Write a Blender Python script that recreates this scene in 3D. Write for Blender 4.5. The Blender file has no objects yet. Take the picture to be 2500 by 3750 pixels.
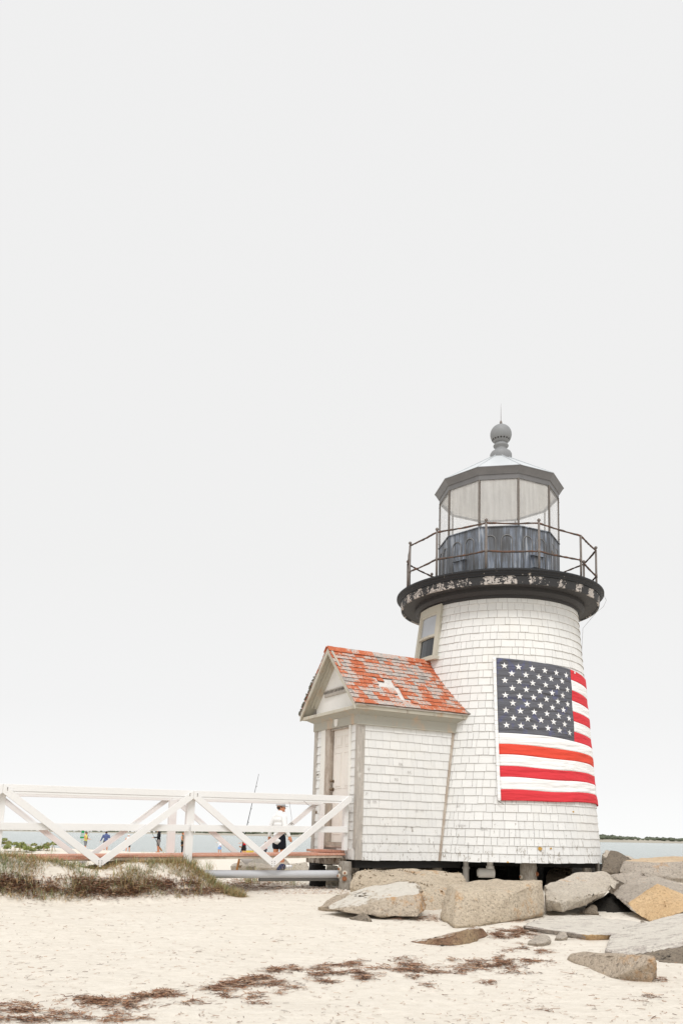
import bpy, bmesh, math, random
import numpy as np
from math import sin, cos, tan, radians, pi, atan2, sqrt, hypot
from mathutils import Vector, noise, Matrix
SC = bpy.context.scene
COL = SC.collection
# ------------------------------------------------------------------ camera (eye height is z = 0)
F, PITCH, ROLL, PPY = 3122.0, 9.278, 1.12, 2550.0
cd = bpy.data.cameras.new('camera'); cam = bpy.data.objects.new('camera', cd); COL.objects.link(cam)
cd.sensor_fit = 'VERTICAL'; cd.sensor_height = 36; cd.sensor_width = 24
cd.lens = F / 3750 * 36; cd.shift_y = (PPY - 1875) / 3750; cd.clip_start = .1; cd.clip_end = 9000
FW = Vector((0, cos(radians(PITCH)), sin(radians(PITCH)))); UP = Vector((0, -sin(radians(PITCH)), cos(radians(PITCH)))); RT = Vector((1, 0, 0))
r_ = radians(ROLL)
RT, UP = cos(r_) * RT + sin(r_) * UP, -sin(r_) * RT + cos(r_) * UP
cam.matrix_world = Matrix((( RT.x, UP.x, -FW.x, 0), (RT.y, UP.y, -FW.y, 0), (RT.z, UP.z, -FW.z, 0), (0, 0, 0, 1)))
SC.camera = cam
# ------------------------------------------------------------------ sky, sun, exposure
W = bpy.data.worlds.new('World'); SC.world = W; W.use_nodes = True
nt = W.node_tree; nt.nodes.clear()
SUN_EL, SUN_AZ = 54.0, 181.0          # azimuth clockwise from +y (camera looks along +y)
wo = nt.nodes.new('ShaderNodeOutputWorld'); bg = nt.nodes.new('ShaderNodeBackground')
sky = nt.nodes.new('ShaderNodeTexSky'); sky.sky_type = 'NISHITA'; sky.sun_disc = False
sky.sun_elevation = radians(SUN_EL); sky.sun_rotation = radians(SUN_AZ)
hs = nt.nodes.new('ShaderNodeHueSaturation'); hs.inputs['Saturation'].default_value = .1
tc = nt.nodes.new('ShaderNodeTexCoord'); sx = nt.nodes.new('ShaderNodeSeparateXYZ'); cr = nt.nodes.new('ShaderNodeValToRGB')
nt.links.new(tc.outputs['Generated'], sx.inputs[0]); nt.links.new(sx.outputs['Z'], cr.inputs[0])
e = cr.color_ramp.elements                # white overcast: palest at the horizon, brightest overhead
e[0].position = 0.0; e[0].color = (.70, .705, .70, 1); e[1].position = .30; e[1].color = (.617, .617, .615, 1)
for p, c in ((.06, .66), (.14, .63), (.78, .617), (.88, .80), (.97, 1.0)):
    q = cr.color_ramp.elements.new(p); q.color = (c, c, c * 1.0, 1)
mul = nt.nodes.new('ShaderNodeVectorMath'); mul.operation = 'SCALE'; mul.inputs['Scale'].default_value = 11.0
mx = nt.nodes.new('ShaderNodeMix'); mx.data_type = 'RGBA'; mx.inputs[0].default_value = .97
nt.links.new(sky.outputs[0], hs.inputs['Color']); nt.links.new(cr.outputs[0], mul.inputs[0])
nt.links.new(hs.outputs[0], mx.inputs[6]); nt.links.new(mul.outputs[0], mx.inputs[7])
nt.links.new(mx.outputs[2], bg.inputs[0]); bg.inputs[1].default_value = .12; nt.links.new(bg.outputs[0], wo.inputs[0])
sl = bpy.data.lights.new('sun', 'SUN'); sl.energy = 1.75; sl.angle = radians(22); sl.color = (1, .98, .955)
so = bpy.data.objects.new('sun', sl); COL.objects.link(so)
az, el = radians(SUN_AZ), radians(SUN_EL)
sd = Vector((sin(az) * cos(el), cos(az) * cos(el), sin(el)))
so.rotation_euler = sd.to_track_quat('Z', 'Y').to_euler(); so.location = (0, 0, 30)
SC.view_settings.view_transform = 'Standard'; SC.view_settings.look = 'None'; SC.view_settings.gamma = 1
SC.view_settings.exposure = 0.12
SC.cycles.max_bounces = 8; SC.cycles.transparent_max_bounces = 16
SC.cycles.use_denoising = True

# ------------------------------------------------------------------ geometry helpers
def ray(px, py): return FW + RT * ((px - 1250) / F) + UP * ((PPY - py) / F)
def at(px, py, Y):
    d = ray(px, py); return d * (Y / d.y)
ANG = radians(29.1); U = Vector((cos(ANG), sin(ANG), 0)); V = Vector((-sin(ANG), cos(ANG), 0)); Zv = Vector((0, 0, 1))
CN = Vector((.296, 14.5, 0)); LEAN = .0109; WS = 1.608
def S(s, w, h): return CN + U * (s + LEAN * h) + V * w + Zv * h          # shed / bridge frame
TC = CN + V * (WS / 2) + U * 3.694
def Rw(h): return 2.053 - .487 * (h + .4) / 4.9
def tax(h): return Vector((TC.x + .011 * h - .13 * max(0, min(1, (4.5 - h) / 4.9)), TC.y, h))                   # tower axis
def TW(A, r, h):                                                         # A: degrees, 0 faces -y
    t = radians(A - 90); c = tax(h); return Vector((c.x + r * cos(t), c.y + r * sin(t), h))
def tower_hit(px, py, off=0.0):
    d = ray(px, py); lo, best = 12.0, None
    y = 14.6
    while y < 18.5:
        p = d * (y / d.y); c = tax(p.z)
        if hypot(p.x - c.x, p.y - c.y) <= Rw(p.z) + off:
            return math.degrees(atan2(p.y - c.y, p.x - c.x)) + 90, p.z
        y += .004
    p = d * (16.9 / d.y); return 72.0, p.z
def sstep(a, b, x):
    t = min(1, max(0, (x - a) / (b - a))); return t * t * (3 - 2 * t)
def lerp(a, b, t): return a + (b - a) * t
def interp(x, xs, ys):
    return float(np.interp(x, xs, ys))
WATER = -1.75
def G(x, y):
    h = interp(y, [-30, 2, 6, 14.2, 18, 24, 34, 45, 58, 68, 80, 110, 400], [-3.2, -1.6, -1.35, -.89, -.92, -1.0, -1.10, -1.22, -1.42, -1.58, -1.85, -3, -6])
    h -= sstep(5, 14, x) * .35 * sstep(8, 20, y)
    # bridge frame coordinates
    rx, ry = x - CN.x, y - CN.y
    s = rx * U.x + ry * U.y; w = rx * V.x + ry * V.y
    crest = interp(s, [-7, -5.1, -4.7, -3.9, -3.0, -2.4], [-.45, -.46, -.52, -.50, -.47, -.50]) + .03 * noise.noise(Vector((s * 1.9, 2.2, 0)))
    if s < -1.6:
        k = sstep(-2.15, -3.0, s)
        face = sstep(-.78 + .12 * noise.noise(Vector((s * 1.1, 7, 0))), .0, w) * (1 - sstep(.9, 3.0, w))
        dip = .09 * math.exp(-((s + 4.25) / .3) ** 2)
        h = lerp(h, crest - dip - max(0, w - .3) * .03, k * face * .98)
        h += .13 * sstep(-2.2, -5, s) * (1 - sstep(-2.6, -.7, -abs(w))) * 0
    # left rise of the upper beach in front of the dune
    h += .10 * sstep(-1.5, -4.5, x) * sstep(8.5, 11.3, y) * (1 - sstep(13, 16, y))
    # low vegetated dune far left
    h += .38 * math.exp(-((x + 13.5) / 6) ** 2 - ((y - 38) / 6) ** 2)
    h += .035 * noise.noise(Vector((x * .45, y * .6, 1))) + .020 * noise.noise(Vector((x * 1.6, y * 2.3, 5))) + .011 * noise.noise(Vector((x * 4.5, y * 6, 9)))
    return h
def ground(px, py, y0=5.0, y1=80.0):
    d = ray(px, py); d = d / d.y; y = max(y0, 1.0 / max(-d.z, 1e-3) * .55 if y0 <= 5 else y0); lo = y
    while y < y1:
        p = d * y
        if p.z <= G(p.x, p.y):
            hi = y
            for _ in range(5):
                m_ = (lo + hi) / 2; p = d * m_
                if p.z <= G(p.x, p.y): hi = m_
                else: lo = m_
            return d * hi
        lo = y; y += .22 if y < 20 else 1.0
    return d * y1

# ------------------------------------------------------------------ object helpers
WL = {}
def thing(name, loc, label, cat, group=None, rz=0):
    o = bpy.data.objects.new(name, None); COL.objects.link(o); o.location = loc; o.rotation_euler.z = rz
    o.empty_display_size = .2
    tag(o, label, cat, group); WL[o.name] = Vector(loc); return o
def tag(o, label=None, cat=None, group=None, kind=None):
    if label: o['label'] = label
    if cat: o['category'] = cat
    if group: o['group'] = group
    if kind: o['kind'] = kind
    return o
def obj(name, verts, faces, mats, parent=None, local=False, smooth=False, mi=None, label=None, autosm=None):
    me = bpy.data.meshes.new(name)
    vv = [tuple(v) for v in verts]
    base = Vector((0, 0, 0))
    if parent is None and not local:
        a = np.array(vv); base = Vector(((a[:, 0].min() + a[:, 0].max()) / 2, (a[:, 1].min() + a[:, 1].max()) / 2, a[:, 2].min()))
        a = a - np.array(base); vv = a.tolist()
    me.from_pydata(vv, [], faces)
    if not isinstance(mats, (list, tuple)): mats = [mats]
    for m in mats: me.materials.append(m)
    if mi is not None: me.polygons.foreach_set('material_index', mi)
    if smooth or autosm is not None: me.polygons.foreach_set('use_smooth', [True] * len(me.polygons))
    if autosm is not None:
        try: me.set_sharp_from_angle(angle=radians(autosm))
        except Exception: pass
    me.update()
    o = bpy.data.objects.new(name, me); COL.objects.link(o)
    if parent is not None:
        o.parent = parent
        if not local: o.location = -WL[parent.name]; WL[o.name] = Vector((0, 0, 0))
        else: WL[o.name] = Vector((0, 0, 0))
    else:
        o.location = base; WL[o.name] = base.copy()
    if label: o['label'] = label
    return o
class MB:
    def __init__(s): s.v = []; s.f = []; s.m = []
    def add(s, vs, fs, m=0):
        n = len(s.v); s.v += [Vector(v) for v in vs]; s.f += [tuple(i + n for i in f) for f in fs]; s.m += [m] * len(fs)
    def hexa(s, c, m=0):                       # c: 8 corners, bottom 4 (ccw) then top 4
        s.add(c, [(0, 3, 2, 1), (4, 5, 6, 7), (0, 1, 5, 4), (1, 2, 6, 5), (2, 3, 7, 6), (3, 0, 4, 7)], m)
    def box(s, P, a0, a1, b0, b1, c0, c1, m=0):  # P maps (a,b,c) to a point
        s.hexa([P(a0, b0, c0), P(a1, b0, c0), P(a1, b1, c0), P(a0, b1, c0), P(a0, b0, c1), P(a1, b0, c1), P(a1, b1, c1), P(a0, b1, c1)], m)
    def beam(s, p, q, n, wid, th, m=0, bev=0.0):        # board from p to q, n = face normal, wid across, th along n
        p, q, n = Vector(p), Vector(q), Vector(n).normalized(); t = (q - p).normalized(); b = t.cross(n).normalized() * (wid / 2); n = n * (th / 2)
        s.hexa([p - b - n, p + b - n, p + b + n, p - b + n, q - b - n, q + b - n, q + b + n, q - b + n], m)
    def tube(s, pts, rad, seg=8, m=0, cap=True, jit=0):
        pts = [Vector(p) for p in pts]; n = len(pts); k0 = len(s.v); ref = None
        for i, p in enumerate(pts):
            t = (pts[min(i + 1, n - 1)] - pts[max(i - 1, 0)]).normalized()
            if ref is None: ref = t.orthogonal().normalized()
            ref = (ref - t * ref.dot(t)).normalized(); bi = t.cross(ref); r = rad[i] if isinstance(rad, (list, tuple)) else rad
            for k in range(seg):
                a = 2 * pi * k / seg; rr = r * (1 + jit * random.uniform(-1, 1)); s.v.append(p + ref * (cos(a) * rr) + bi * (sin(a) * rr))
        for i in range(n - 1):
            for k in range(seg):
                a, b = k0 + i * seg + k, k0 + i * seg + (k + 1) % seg; s.f.append((a, b, b + seg, a + seg)); s.m.append(m)
        if cap:
            s.f.append(tuple(k0 + k for k in range(seg))[::-1]); s.m.append(m)
            s.f.append(tuple(k0 + (n - 1) * seg + k for k in range(seg))); s.m.append(m)
    def lathe(s, c, prof, seg=48, m=0, ax=None, phase=0, sharp=False):    # prof: (r, z) list from bottom to top
        k0 = len(s.v); n = len(prof)
        for r, z in prof:
            for k in range(seg):
                a = 2 * pi * k / seg + phase; cc = ax(z) if ax else Vector((c[0], c[1], z)); s.v.append(Vector((cc.x + r * cos(a), cc.y + r * sin(a), z)))
        for i in range(n - 1):
            for k in range(seg):
                a, b = k0 + i * seg + k, k0 + i * seg + (k + 1) % seg; s.f.append((a, b, b + seg, a + seg)); s.m.append(m)
    def ball(s, c, r, seg=16, m=0, sc=(1, 1, 1)):
        c = Vector(c); k0 = len(s.v); rg = seg // 2
        for i in range(rg + 1):
            t = pi * i / rg - pi / 2
            for k in range(seg):
                a = 2 * pi * k / seg; s.v.append(c + Vector((cos(a) * cos(t) * r * sc[0], sin(a) * cos(t) * r * sc[1], sin(t) * r * sc[2])))
        for i in range(rg):
            for k in range(seg):
                a, b = k0 + i * seg + k, k0 + i * seg + (k + 1) % seg; s.f.append((a, b, b + seg, a + seg)); s.m.append(m)
    def build(s, name, mats, parent=None, **k): return obj(name, s.v, s.f, mats, parent, mi=s.m, **k)
def bevel(o, w=.004, seg=2):
    b = o.modifiers.new('bevel', 'BEVEL'); b.width = w; b.segments = seg; b.limit_method = 'ANGLE'; b.angle_limit = radians(40); return o
random.seed(7); np.random.seed(7)

# ------------------------------------------------------------------ materials
def lin(r, g, b):
    f = lambda c: (c / 255 / 12.92) if c / 255 <= .04045 else ((c / 255 + .055) / 1.055) ** 2.4
    return (f(r), f(g), f(b), 1)
class Mat:
    def __init__(s, name, rough=.8, spec=.3, metal=0):
        s.m = bpy.data.materials.new(name); s.m.use_nodes = True; s.nt = s.m.node_tree; s.b = s.nt.nodes['Principled BSDF']
        s.b.inputs['Roughness'].default_value = rough; s.b.inputs['Specular IOR Level'].default_value = spec; s.b.inputs['Metallic'].default_value = metal
        s.tc = s.nt.nodes.new('ShaderNodeTexCoord')
    def link(s, a, b): s.nt.links.new(a, b)
    def vec(s, scale=(1, 1, 1), rot=(0, 0, 0), world=False):
        mp = s.nt.nodes.new('ShaderNodeMapping'); mp.inputs['Scale'].default_value = scale; mp.inputs['Rotation'].default_value = rot
        if world:
            g = s.nt.nodes.new('ShaderNodeNewGeometry'); s.link(g.outputs['Position'], mp.inputs[0])
        else: s.link(s.tc.outputs['Object'], mp.inputs[0])
        return mp.outputs[0]
    def noise(s, scale, vec=None, detail=4, rough=.6, dist=0):
        n = s.nt.nodes.new('ShaderNodeTexNoise'); n.inputs['Scale'].default_value = scale; n.inputs['Detail'].default_value = detail
        n.inputs['Roughness'].default_value = rough; n.inputs['Distortion'].default_value = dist
        s.link(vec if vec is not None else s.vec(), n.inputs['Vector']); return n.outputs['Fac']
    def vor(s, scale, vec=None, feat='F1', out='Distance'):
        n = s.nt.nodes.new('ShaderNodeTexVoronoi'); n.feature = feat; n.inputs['Scale'].default_value = scale
        s.link(vec if vec is not None else s.vec(), n.inputs['Vector']); return n.outputs[out]
    def ramp(s, fac, stops):
        n = s.nt.nodes.new('ShaderNodeValToRGB'); s.link(fac, n.inputs[0]); E_ = n.color_ramp.elements
        for i, (p, c) in enumerate(stops):
            if isinstance(c, (int, float)): c = (c, c, c, 1)
            if len(c) == 3: c = (*c, 1)
            q = E_[i] if i < 2 else E_.new(p)
            q.position = p; q.color = c
        return n.outputs[0]
    def mix(s, fac, a, b, mode='MIX'):
        n = s.nt.nodes.new('ShaderNodeMix'); n.data_type = 'RGBA'; n.blend_type = mode; n.clamp_factor = True
        for v, i in ((fac, 0), (a, 6), (b, 7)):
            if isinstance(v, (int, float)): n.inputs[i].default_value = v if i == 0 else (v, v, v, 1)
            elif isinstance(v, tuple): n.inputs[i].default_value = v if len(v) == 4 else (*v, 1)
            else: s.link(v, n.inputs[i])
        return n.outputs[2]
    def math(s, op, a, b=0.0):
        n = s.nt.nodes.new('ShaderNodeMath'); n.operation = op
        for v, i in ((a, 0), (b, 1)):
            if isinstance(v, (int, float)): n.inputs[i].default_value = v
            else: s.link(v, n.inputs[i])
        return n.outputs[0]
    def island(s): return s.nt.nodes.new('ShaderNodeNewGeometry').outputs['Random Per Island']
    def sep(s, axis='Z'):
        n = s.nt.nodes.new('ShaderNodeSeparateXYZ'); s.link(s.tc.outputs['Object'], n.inputs[0]); return n.outputs[axis]
    def col(s, c):
        if isinstance(c, tuple): s.b.inputs['Base Color'].default_value = c if len(c) == 4 else (*c, 1)
        else: s.link(c, s.b.inputs['Base Color'])
        return s
    def bump(s, h, dist=.01, strength=.5):
        n = s.nt.nodes.new('ShaderNodeBump'); n.inputs['Distance'].default_value = dist; n.inputs['Strength'].default_value = strength
        s.link(h, n.inputs['Height']); s.link(n.outputs[0], s.b.inputs['Normal']); return s
def simple(name, c, rough=.7, var=.12, scale=6, spec=.3, metal=0, bump=0):
    m = Mat(name, rough, spec, metal); n = m.noise(scale)
    m.col(m.mix(n, tuple(x * (1 - var) for x in c[:3]), tuple(min(1, x * (1 + var)) for x in c[:3])))
    if bump: m.bump(m.noise(scale * 6), bump)
    return m.m
def painted(name, paint, wood, lo, hi, rough=.65, grain=(30, 30, 2), scale=7, stain=None):
    """peeling paint over grained wood; more wood shows as lo/hi drop"""
    m = Mat(name, rough)
    gv = m.vec(grain); g = m.noise(3.0, gv, 5, .7)
    wd = m.mix(m.ramp(g, [(.3, 0.0), (.7, 1.0)]), tuple(x * .55 for x in wood), tuple(min(1, x * 1.3) for x in wood))
    n = m.math('ADD', m.math('MULTIPLY', m.noise(scale, m.vec((1, 1, .45)), 7, .72), .7), m.math('MULTIPLY', g, .3))
    fac = m.ramp(n, [(lo, 0.0), (hi, 1.0)])
    pn = m.mix(m.noise(2.5), tuple(x * .93 for x in paint), paint)
    if stain: pn = m.mix(m.ramp(m.noise(3.2, m.vec((1, 1, .35)), 5), [(.52, 0.0), (.70, .8)]), pn, stain)
    m.col(m.mix(fac, pn, wd)); m.bump(m.math('SUBTRACT', g, m.math('MULTIPLY', fac, 1.2)), .004, .6)
    return m.m
def shingle_paint(name, base=(.765, .762, .745)):
    m = Mat(name, .6, .3)
    r = m.island()
    c = m.mix(r, tuple(x * .955 for x in base), tuple(min(.9, x * 1.03) for x in base))
    c = m.mix(m.ramp(m.noise(.9), [(.50, 0.0), (.78, .40)]), c, (.78, .74, .66))
    c = m.mix(m.ramp(m.noise(2.6, m.vec((1, 1, .3)), 6, .7), [(.64, 0.0), (.82, .5)]), c, (.68, .645, .58))
    g = m.noise(3, m.vec((55, 55, 3)), 4)
    c = m.mix(m.ramp(g, [(.25, .25), (.5, 0.0)]), c, (.55, .52, .47))
    # lichen specks and bare flecks that gather at the wet foot of the wall
    z = m.sep(); low = m.math('MULTIPLY', m.math('SUBTRACT', .75, z), .30)
    low = m.math('MAXIMUM', low, 0.0)
    sp = m.math('ADD', m.noise(11, m.vec((1, 1, .5)), 8, .8), m.math('MULTIPLY', low, .33))
    c = m.mix(m.ramp(sp, [(.655, 0.0), (.69, .85)]), c, (.34, .31, .27))
    c = m.mix(m.ramp(m.noise(38, None, 2), [(.735, 0.0), (.76, .6)]), c, (.36, .22, .12))
    m.col(c); m.bump(m.math('ADD', g, m.noise(14)), .003, .5)
    return m.m
M = {}
M['shingle'] = shingle_paint('white_painted_shingle')
M['butt'] = simple('shadow_line_shingle_butt', (.38, .355, .32), .9, .5, 9)  # darker edge colour paints the shadow line under each wall course
M['backing'] = simple('shingle_backing', (.52, .495, .46), .9)
M['trim'] = painted('cream_trim_paint', (.53, .50, .42), (.33, .28, .22), .57, .63, stain=(.46, .31, .19))
M['frieze'] = painted('grey_frieze_paint', (.415, .40, .345), (.33, .26, .20), .64, .70, scale=4, stain=(.60, .40, .24))
M['white_trim'] = painted('white_trim_paint', (.80, .78, .73), (.42, .38, .33), .63, .70)
M['grey_wood'] = painted('weathered_post_wood', (.72, .69, .64), (.47, .43, .385), .36, .44, grain=(40, 40, 1.2))
M['jamb'] = painted('worn_jamb_wood', (.55, .49, .42), (.38, .31, .25), .40, .56, grain=(40, 40, 1.5))
M['skirt'] = painted('peeling_skirt_board', (.80, .78, .75), (.43, .33, .27), .55, .60, scale=9)
M['door'] = simple('cream_door_paint', (.79, .75, .695), .5, .03, 3)
M['tymp'] = painted('white_gable_board', (.82, .80, .77), (.5, .5, .5), .68, .74)
M['bridge'] = painted('white_bridge_paint', (.80, .79, .775), (.62, .56, .52), .64, .74, grain=(2.5, 2.5, 30), scale=5)
M['bridge_far'] = M['bridge']
def roofmat():
    m = Mat('red_grey_cedar_shingle', .85)
    r = m.island()
    n = m.noise(2.4, m.vec((1, 1, 1)), 3)
    a = m.math('ADD', m.math('MULTIPLY', r, .28), m.math('MULTIPLY', n, 1.0))
    g = m.noise(4, m.vec((9, 9, 9)), 7, .75); a = m.math('ADD', a, m.math('ADD', m.math('MULTIPLY', m.math('SUBTRACT', g, .5), 1.25), .03))
    c = m.ramp(a, [(.44, (.30, .265, .24)), (.53, (.50, .465, .435)), (.62, (.55, .47, .42)), (.655, (.54, .23, .13)), (.72, (.53, .145, .062)), (1.0, (.44, .105, .045))])
    g2 = m.noise(5, m.vec((30, 30, 30)), 5, .8)
    c = m.mix(m.ramp(g2, [(.30, .7), (.45, 0.0)]), c, (.16, .13, .115))
    c = m.mix(m.ramp(g2, [(.60, 0.0), (.70, .55)]), c, (.70, .58, .53))
    m.col(c); m.bump(m.noise(5, m.vec((20, 20, 20)), 6, .8), .006, .7); return m.m
M['roof'] = roofmat(); M['roof_butt'] = simple('shadow_line_roof_butt', (.12, .07, .05), .9, .4, 12)  # dark butt colour paints the shadow line between roof rows
M['sheath'] = painted('bare_roof_sheathing', (.66, .63, .60), (.5, .47, .44), .5, .6)
M['moss'] = simple('dark_lichen', (.15, .15, .12), .95, .5, 20, bump=.01)
def redplank():
    m = Mat('worn_red_plank', .8)
    g = m.noise(4, m.vec((3, 26, 26), (0, 0, -ANG)), 6, .7)
    c = m.ramp(g, [(.30, (.30, .12, .08)), (.42, (.52, .205, .125)), (.52, (.60, .33, .24)), (.66, (.60, .47, .40))])
    m.col(c); m.bump(g, .004); return m.m
M['red'] = redplank()
M['beam'] = painted('grey_beam_wood', (.62, .54, .44), (.42, .33, .25), .45, .6, grain=(2.5, 2.5, 30))
M['black_trim'] = painted('black_gallery_paint', (.026, .027, .03), (.42, .38, .33), .615, .635, scale=11, grain=(5, 5, 20))
M['peel'] = painted('peeling_black_fascia', (.040, .040, .042), (.50, .46, .43), .525, .54, scale=3.2, grain=(6, 6, 12))
M['soffit'] = painted('dark_gallery_soffit', (.048, .046, .047), (.20, .16, .14), .68, .74, scale=5, grain=(8, 8, 8))
def lantern_metal():
    m = Mat('streaked_blue_black_iron', .5, .5)
    g = m.noise(1.6, m.vec((9, 9, .7)), 7, .72)
    g2 = m.noise(1.0, m.vec((4, 4, .9)), 3)
    a = m.math('ADD', m.math('MULTIPLY', g, .75), m.math('MULTIPLY', g2, .35))
    c = m.ramp(a, [(.46, (.065, .066, .07)), (.55, (.11, .118, .132)), (.61, (.17, .20, .255)), (.67, (.36, .38, .41)), (.76, (.30, .28, .26))])
    m.col(c); m.bump(g, .002); return m.m
M['iron'] = lantern_metal()
M['cornice'] = simple('grey_lantern_cornice', (.165, .162, .165), .5, .25, 5, .5)
M['mullion'] = simple('dark_mullion_iron', (.16, .14, .125), .6, .4, 30)
M['roofmetal'] = simple('pale_roof_metal', (.56, .585, .60), .45, .06, 2, .5)
M['ball'] = simple('grey_painted_iron', (.235, .24, .245), .55, .10, 9, .4)
M['hole'] = simple('dark_hole', (.05, .045, .04), .9)
M['ceiling'] = simple('lantern_ceiling_paint', (.86, .85, .835), .7, .05, 2)
def rust():
    m = Mat('rusty_rail_iron', .85)
    n = m.noise(14, None, 6, .75)
    m.col(m.ramp(n, [(.36, (.065, .06, .058)), (.48, (.105, .08, .068)), (.62, (.17, .082, .052)), (.74, (.09, .055, .045))])); m.bump(n, .006); return m.m
M['rust'] = rust()
M['post'] = simple('brown_grey_rail_post', (.19, .165, .15), .7, .3, 20)
def glass(name, tint, alpha, rough=.02):
    m = Mat(name, rough); b = m.b; b.inputs['Base Color'].default_value = (*tint, 1); b.inputs['Alpha'].default_value = alpha; b.inputs['Specular IOR Level'].default_value = .6
    tr = m.noise(2.5, m.vec((6, 6, .5)), 5); m.link(m.ramp(tr, [(.40, alpha * .9), (.75, min(1, alpha * 1.3))]), b.inputs['Alpha']); return m.m
M['pane'] = glass('lantern_glass', (.92, .92, .915), .32)
M['dark_glass'] = simple('dim_window_glass', (.03, .033, .036), .12, .1, 2, .4)
M['curtain'] = simple('pale_window_blind', (.40, .42, .45), .35, .05, 3, .4)
M['brass'] = simple('tarnished_brass', (.17, .12, .075), .5, .3, 40, .5, .3)
M['red_cloth'] = simple('red_flag_cloth', (.66, .048, .060), .75, .05, 3, .15)
M['red_cloth2'] = simple('sun_faded_red_cloth', (.70, .075, .045), .75, .05, 3, .15)
M['white_cloth'] = simple('white_flag_cloth', (.84, .835, .83), .8, .02, 3, .1)
def canton():
    m = Mat('navy_grey_canton_cloth', .7, .2)
    c = m.mix(m.ramp(m.noise(5, None, 2), [(.56, 0.0), (.72, .65)]), (.120, .122, .138), (.10, .11, .27)); m.col(c); return m.m
M['canton'] = canton()
def wrinkle(mt, rot, k):
    n_ = mt.node_tree; b = n_.nodes['Principled BSDF']; t = n_.nodes.new('ShaderNodeTexCoord'); mp = n_.nodes.new('ShaderNodeMapping'); mp.inputs['Rotation'].default_value = (0, rot, 0); mp.inputs['Scale'].default_value = (1.2, 1.2, 9)
    z = n_.nodes.new('ShaderNodeTexNoise'); z.inputs['Scale'].default_value = 1.3; z.inputs['Detail'].default_value = 4; u = n_.nodes.new('ShaderNodeBump'); u.inputs['Distance'].default_value = k; u.inputs['Strength'].default_value = 1
    n_.links.new(t.outputs['Object'], mp.inputs[0]); n_.links.new(mp.outputs[0], z.inputs['Vector']); n_.links.new(z.outputs['Fac'], u.inputs['Height']); n_.links.new(u.outputs[0], b.inputs['Normal'])
wrinkle(M['canton'], radians(35), .09)
for k_ in ('red_cloth', 'red_cloth2', 'white_cloth'): wrinkle(M[k_], radians(16), .045)
M['pvc'] = simple('white_pipe_plastic', (.62, .60, .57), .45, .06, 4)
M['grey_pipe'] = simple('weathered_grey_pipe', (.52, .53, .55), .45, .12, 2)
M['dark_pipe'] = simple('dark_grey_pipe', (.17, .165, .16), .6, .15, 4)
M['tar'] = simple('tarred_timber', (.018, .017, .016), .9, .3, 5)
M['rustbolt'] = simple('rusty_bolt', (.28, .11, .05), .8, .35, 60, bump=.003)
M['washer'] = simple('pale_washer', (.62, .56, .47), .7, .2, 60)
M['stone_beam'] = painted('lime_crusted_beam', (.62, .56, .48), (.20, .15, .11), .46, .52, scale=12)
def rockmat(name, a, b, dark, sandy=None, streak=False, orange=None, sand_cov=0.0, layered=False):
    m = Mat(name, .92, .2)
    sp = m.noise(30, None, 3, .75); big = m.noise(1.7, None, 5, .65); med = m.noise(7, None, 5, .7)
    a, b = [(x[0] * 1.04, x[1], x[2] * .93) for x in (a, b)]
    c = m.mix(m.ramp(big, [(.35, 0.0), (.65, 1.0)]), a, b)
    c = m.mix(m.ramp(med, [(.50, 0.0), (.72, .5)]), c, tuple(x * .72 for x in a))
    c = m.mix(m.ramp(sp, [(.36, .8), (.48, 0.0)]), c, dark)
    c = m.mix(m.ramp(m.noise(45, None, 2), [(.60, 0.0), (.72, .6)]), c, tuple(min(.9, x * 1.5) for x in b))
    if orange:
        c = m.mix(m.ramp(m.noise(1.5, m.vec((1.3, 1, 1)), 6, .7), [(orange[1], 0.0), (orange[1] + .10, .85)]), c, orange[0])
    if sand_cov:       # blown sand lies only on faces that point up
        g = m.nt.nodes.new('ShaderNodeNewGeometry'); s_ = m.nt.nodes.new('ShaderNodeSeparateXYZ'); m.link(g.outputs['Normal'], s_.inputs[0])
        k = m.math('ADD', m.math('MULTIPLY', s_.outputs['Z'], .7), m.math('MULTIPLY', m.noise(9 if not layered else 4, m.vec((1, 3, 3)) if layered else None, 7, .8), .6))
        c = m.mix(m.ramp(k, [(sand_cov, 0.0), (sand_cov + .05, 1.0)]), c, (.68, .635, .56))
    m.col(c)
    h = m.math('ADD', m.math('MULTIPLY', sp, .35), m.math('ADD', med, m.noise(14, None, 5, .7))); m.bump(h, .035, 1.0)
    return m.m
OR = (.50, .27, .105, 1)
M['rock_beige'] = rockmat('beige_granite', (.50, .43, .345), (.60, .53, .44), (.26, .215, .165), orange=(OR, .58))
M['rock_long'] = rockmat('rust_stained_granite', (.44, .38, .315), (.54, .48, .41), (.22, .18, .145), orange=(OR, .55), sand_cov=.90)
M['rock_black'] = rockmat('shade_black_rock', (.022, .020, .018), (.035, .032, .028), (.012, .011, .010))  # near-black colour paints deep shade into the added filler boulders
M['rock_tan'] = rockmat('sandy_tan_rock_top', (.60, .47, .33), (.68, .56, .42), (.42, .31, .21))
M['rock_grey'] = rockmat('grey_granite', (.40, .36, .32), (.50, .46, .415), (.21, .185, .165), orange=(OR, .64))
M['rock_pale'] = rockmat('pale_granite', (.52, .475, .415), (.61, .57, .515), (.28, .245, .21), orange=(OR, .62))
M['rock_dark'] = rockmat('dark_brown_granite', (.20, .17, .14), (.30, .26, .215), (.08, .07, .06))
M['rock_orange'] = rockmat('orange_granite', (.58, .41, .24), (.68, .51, .33), (.34, .22, .12))
M['rock_sandy'] = rockmat('sand_dusted_granite', (.44, .405, .39), (.52, .49, .47), (.24, .22, .21), sand_cov=.93, layered=True)
M['rock_buried'] = rockmat('half_buried_granite', (.42, .36, .30), (.50, .43, .36), (.18, .15, .12), orange=(OR, .56), sand_cov=1.02)
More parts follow.
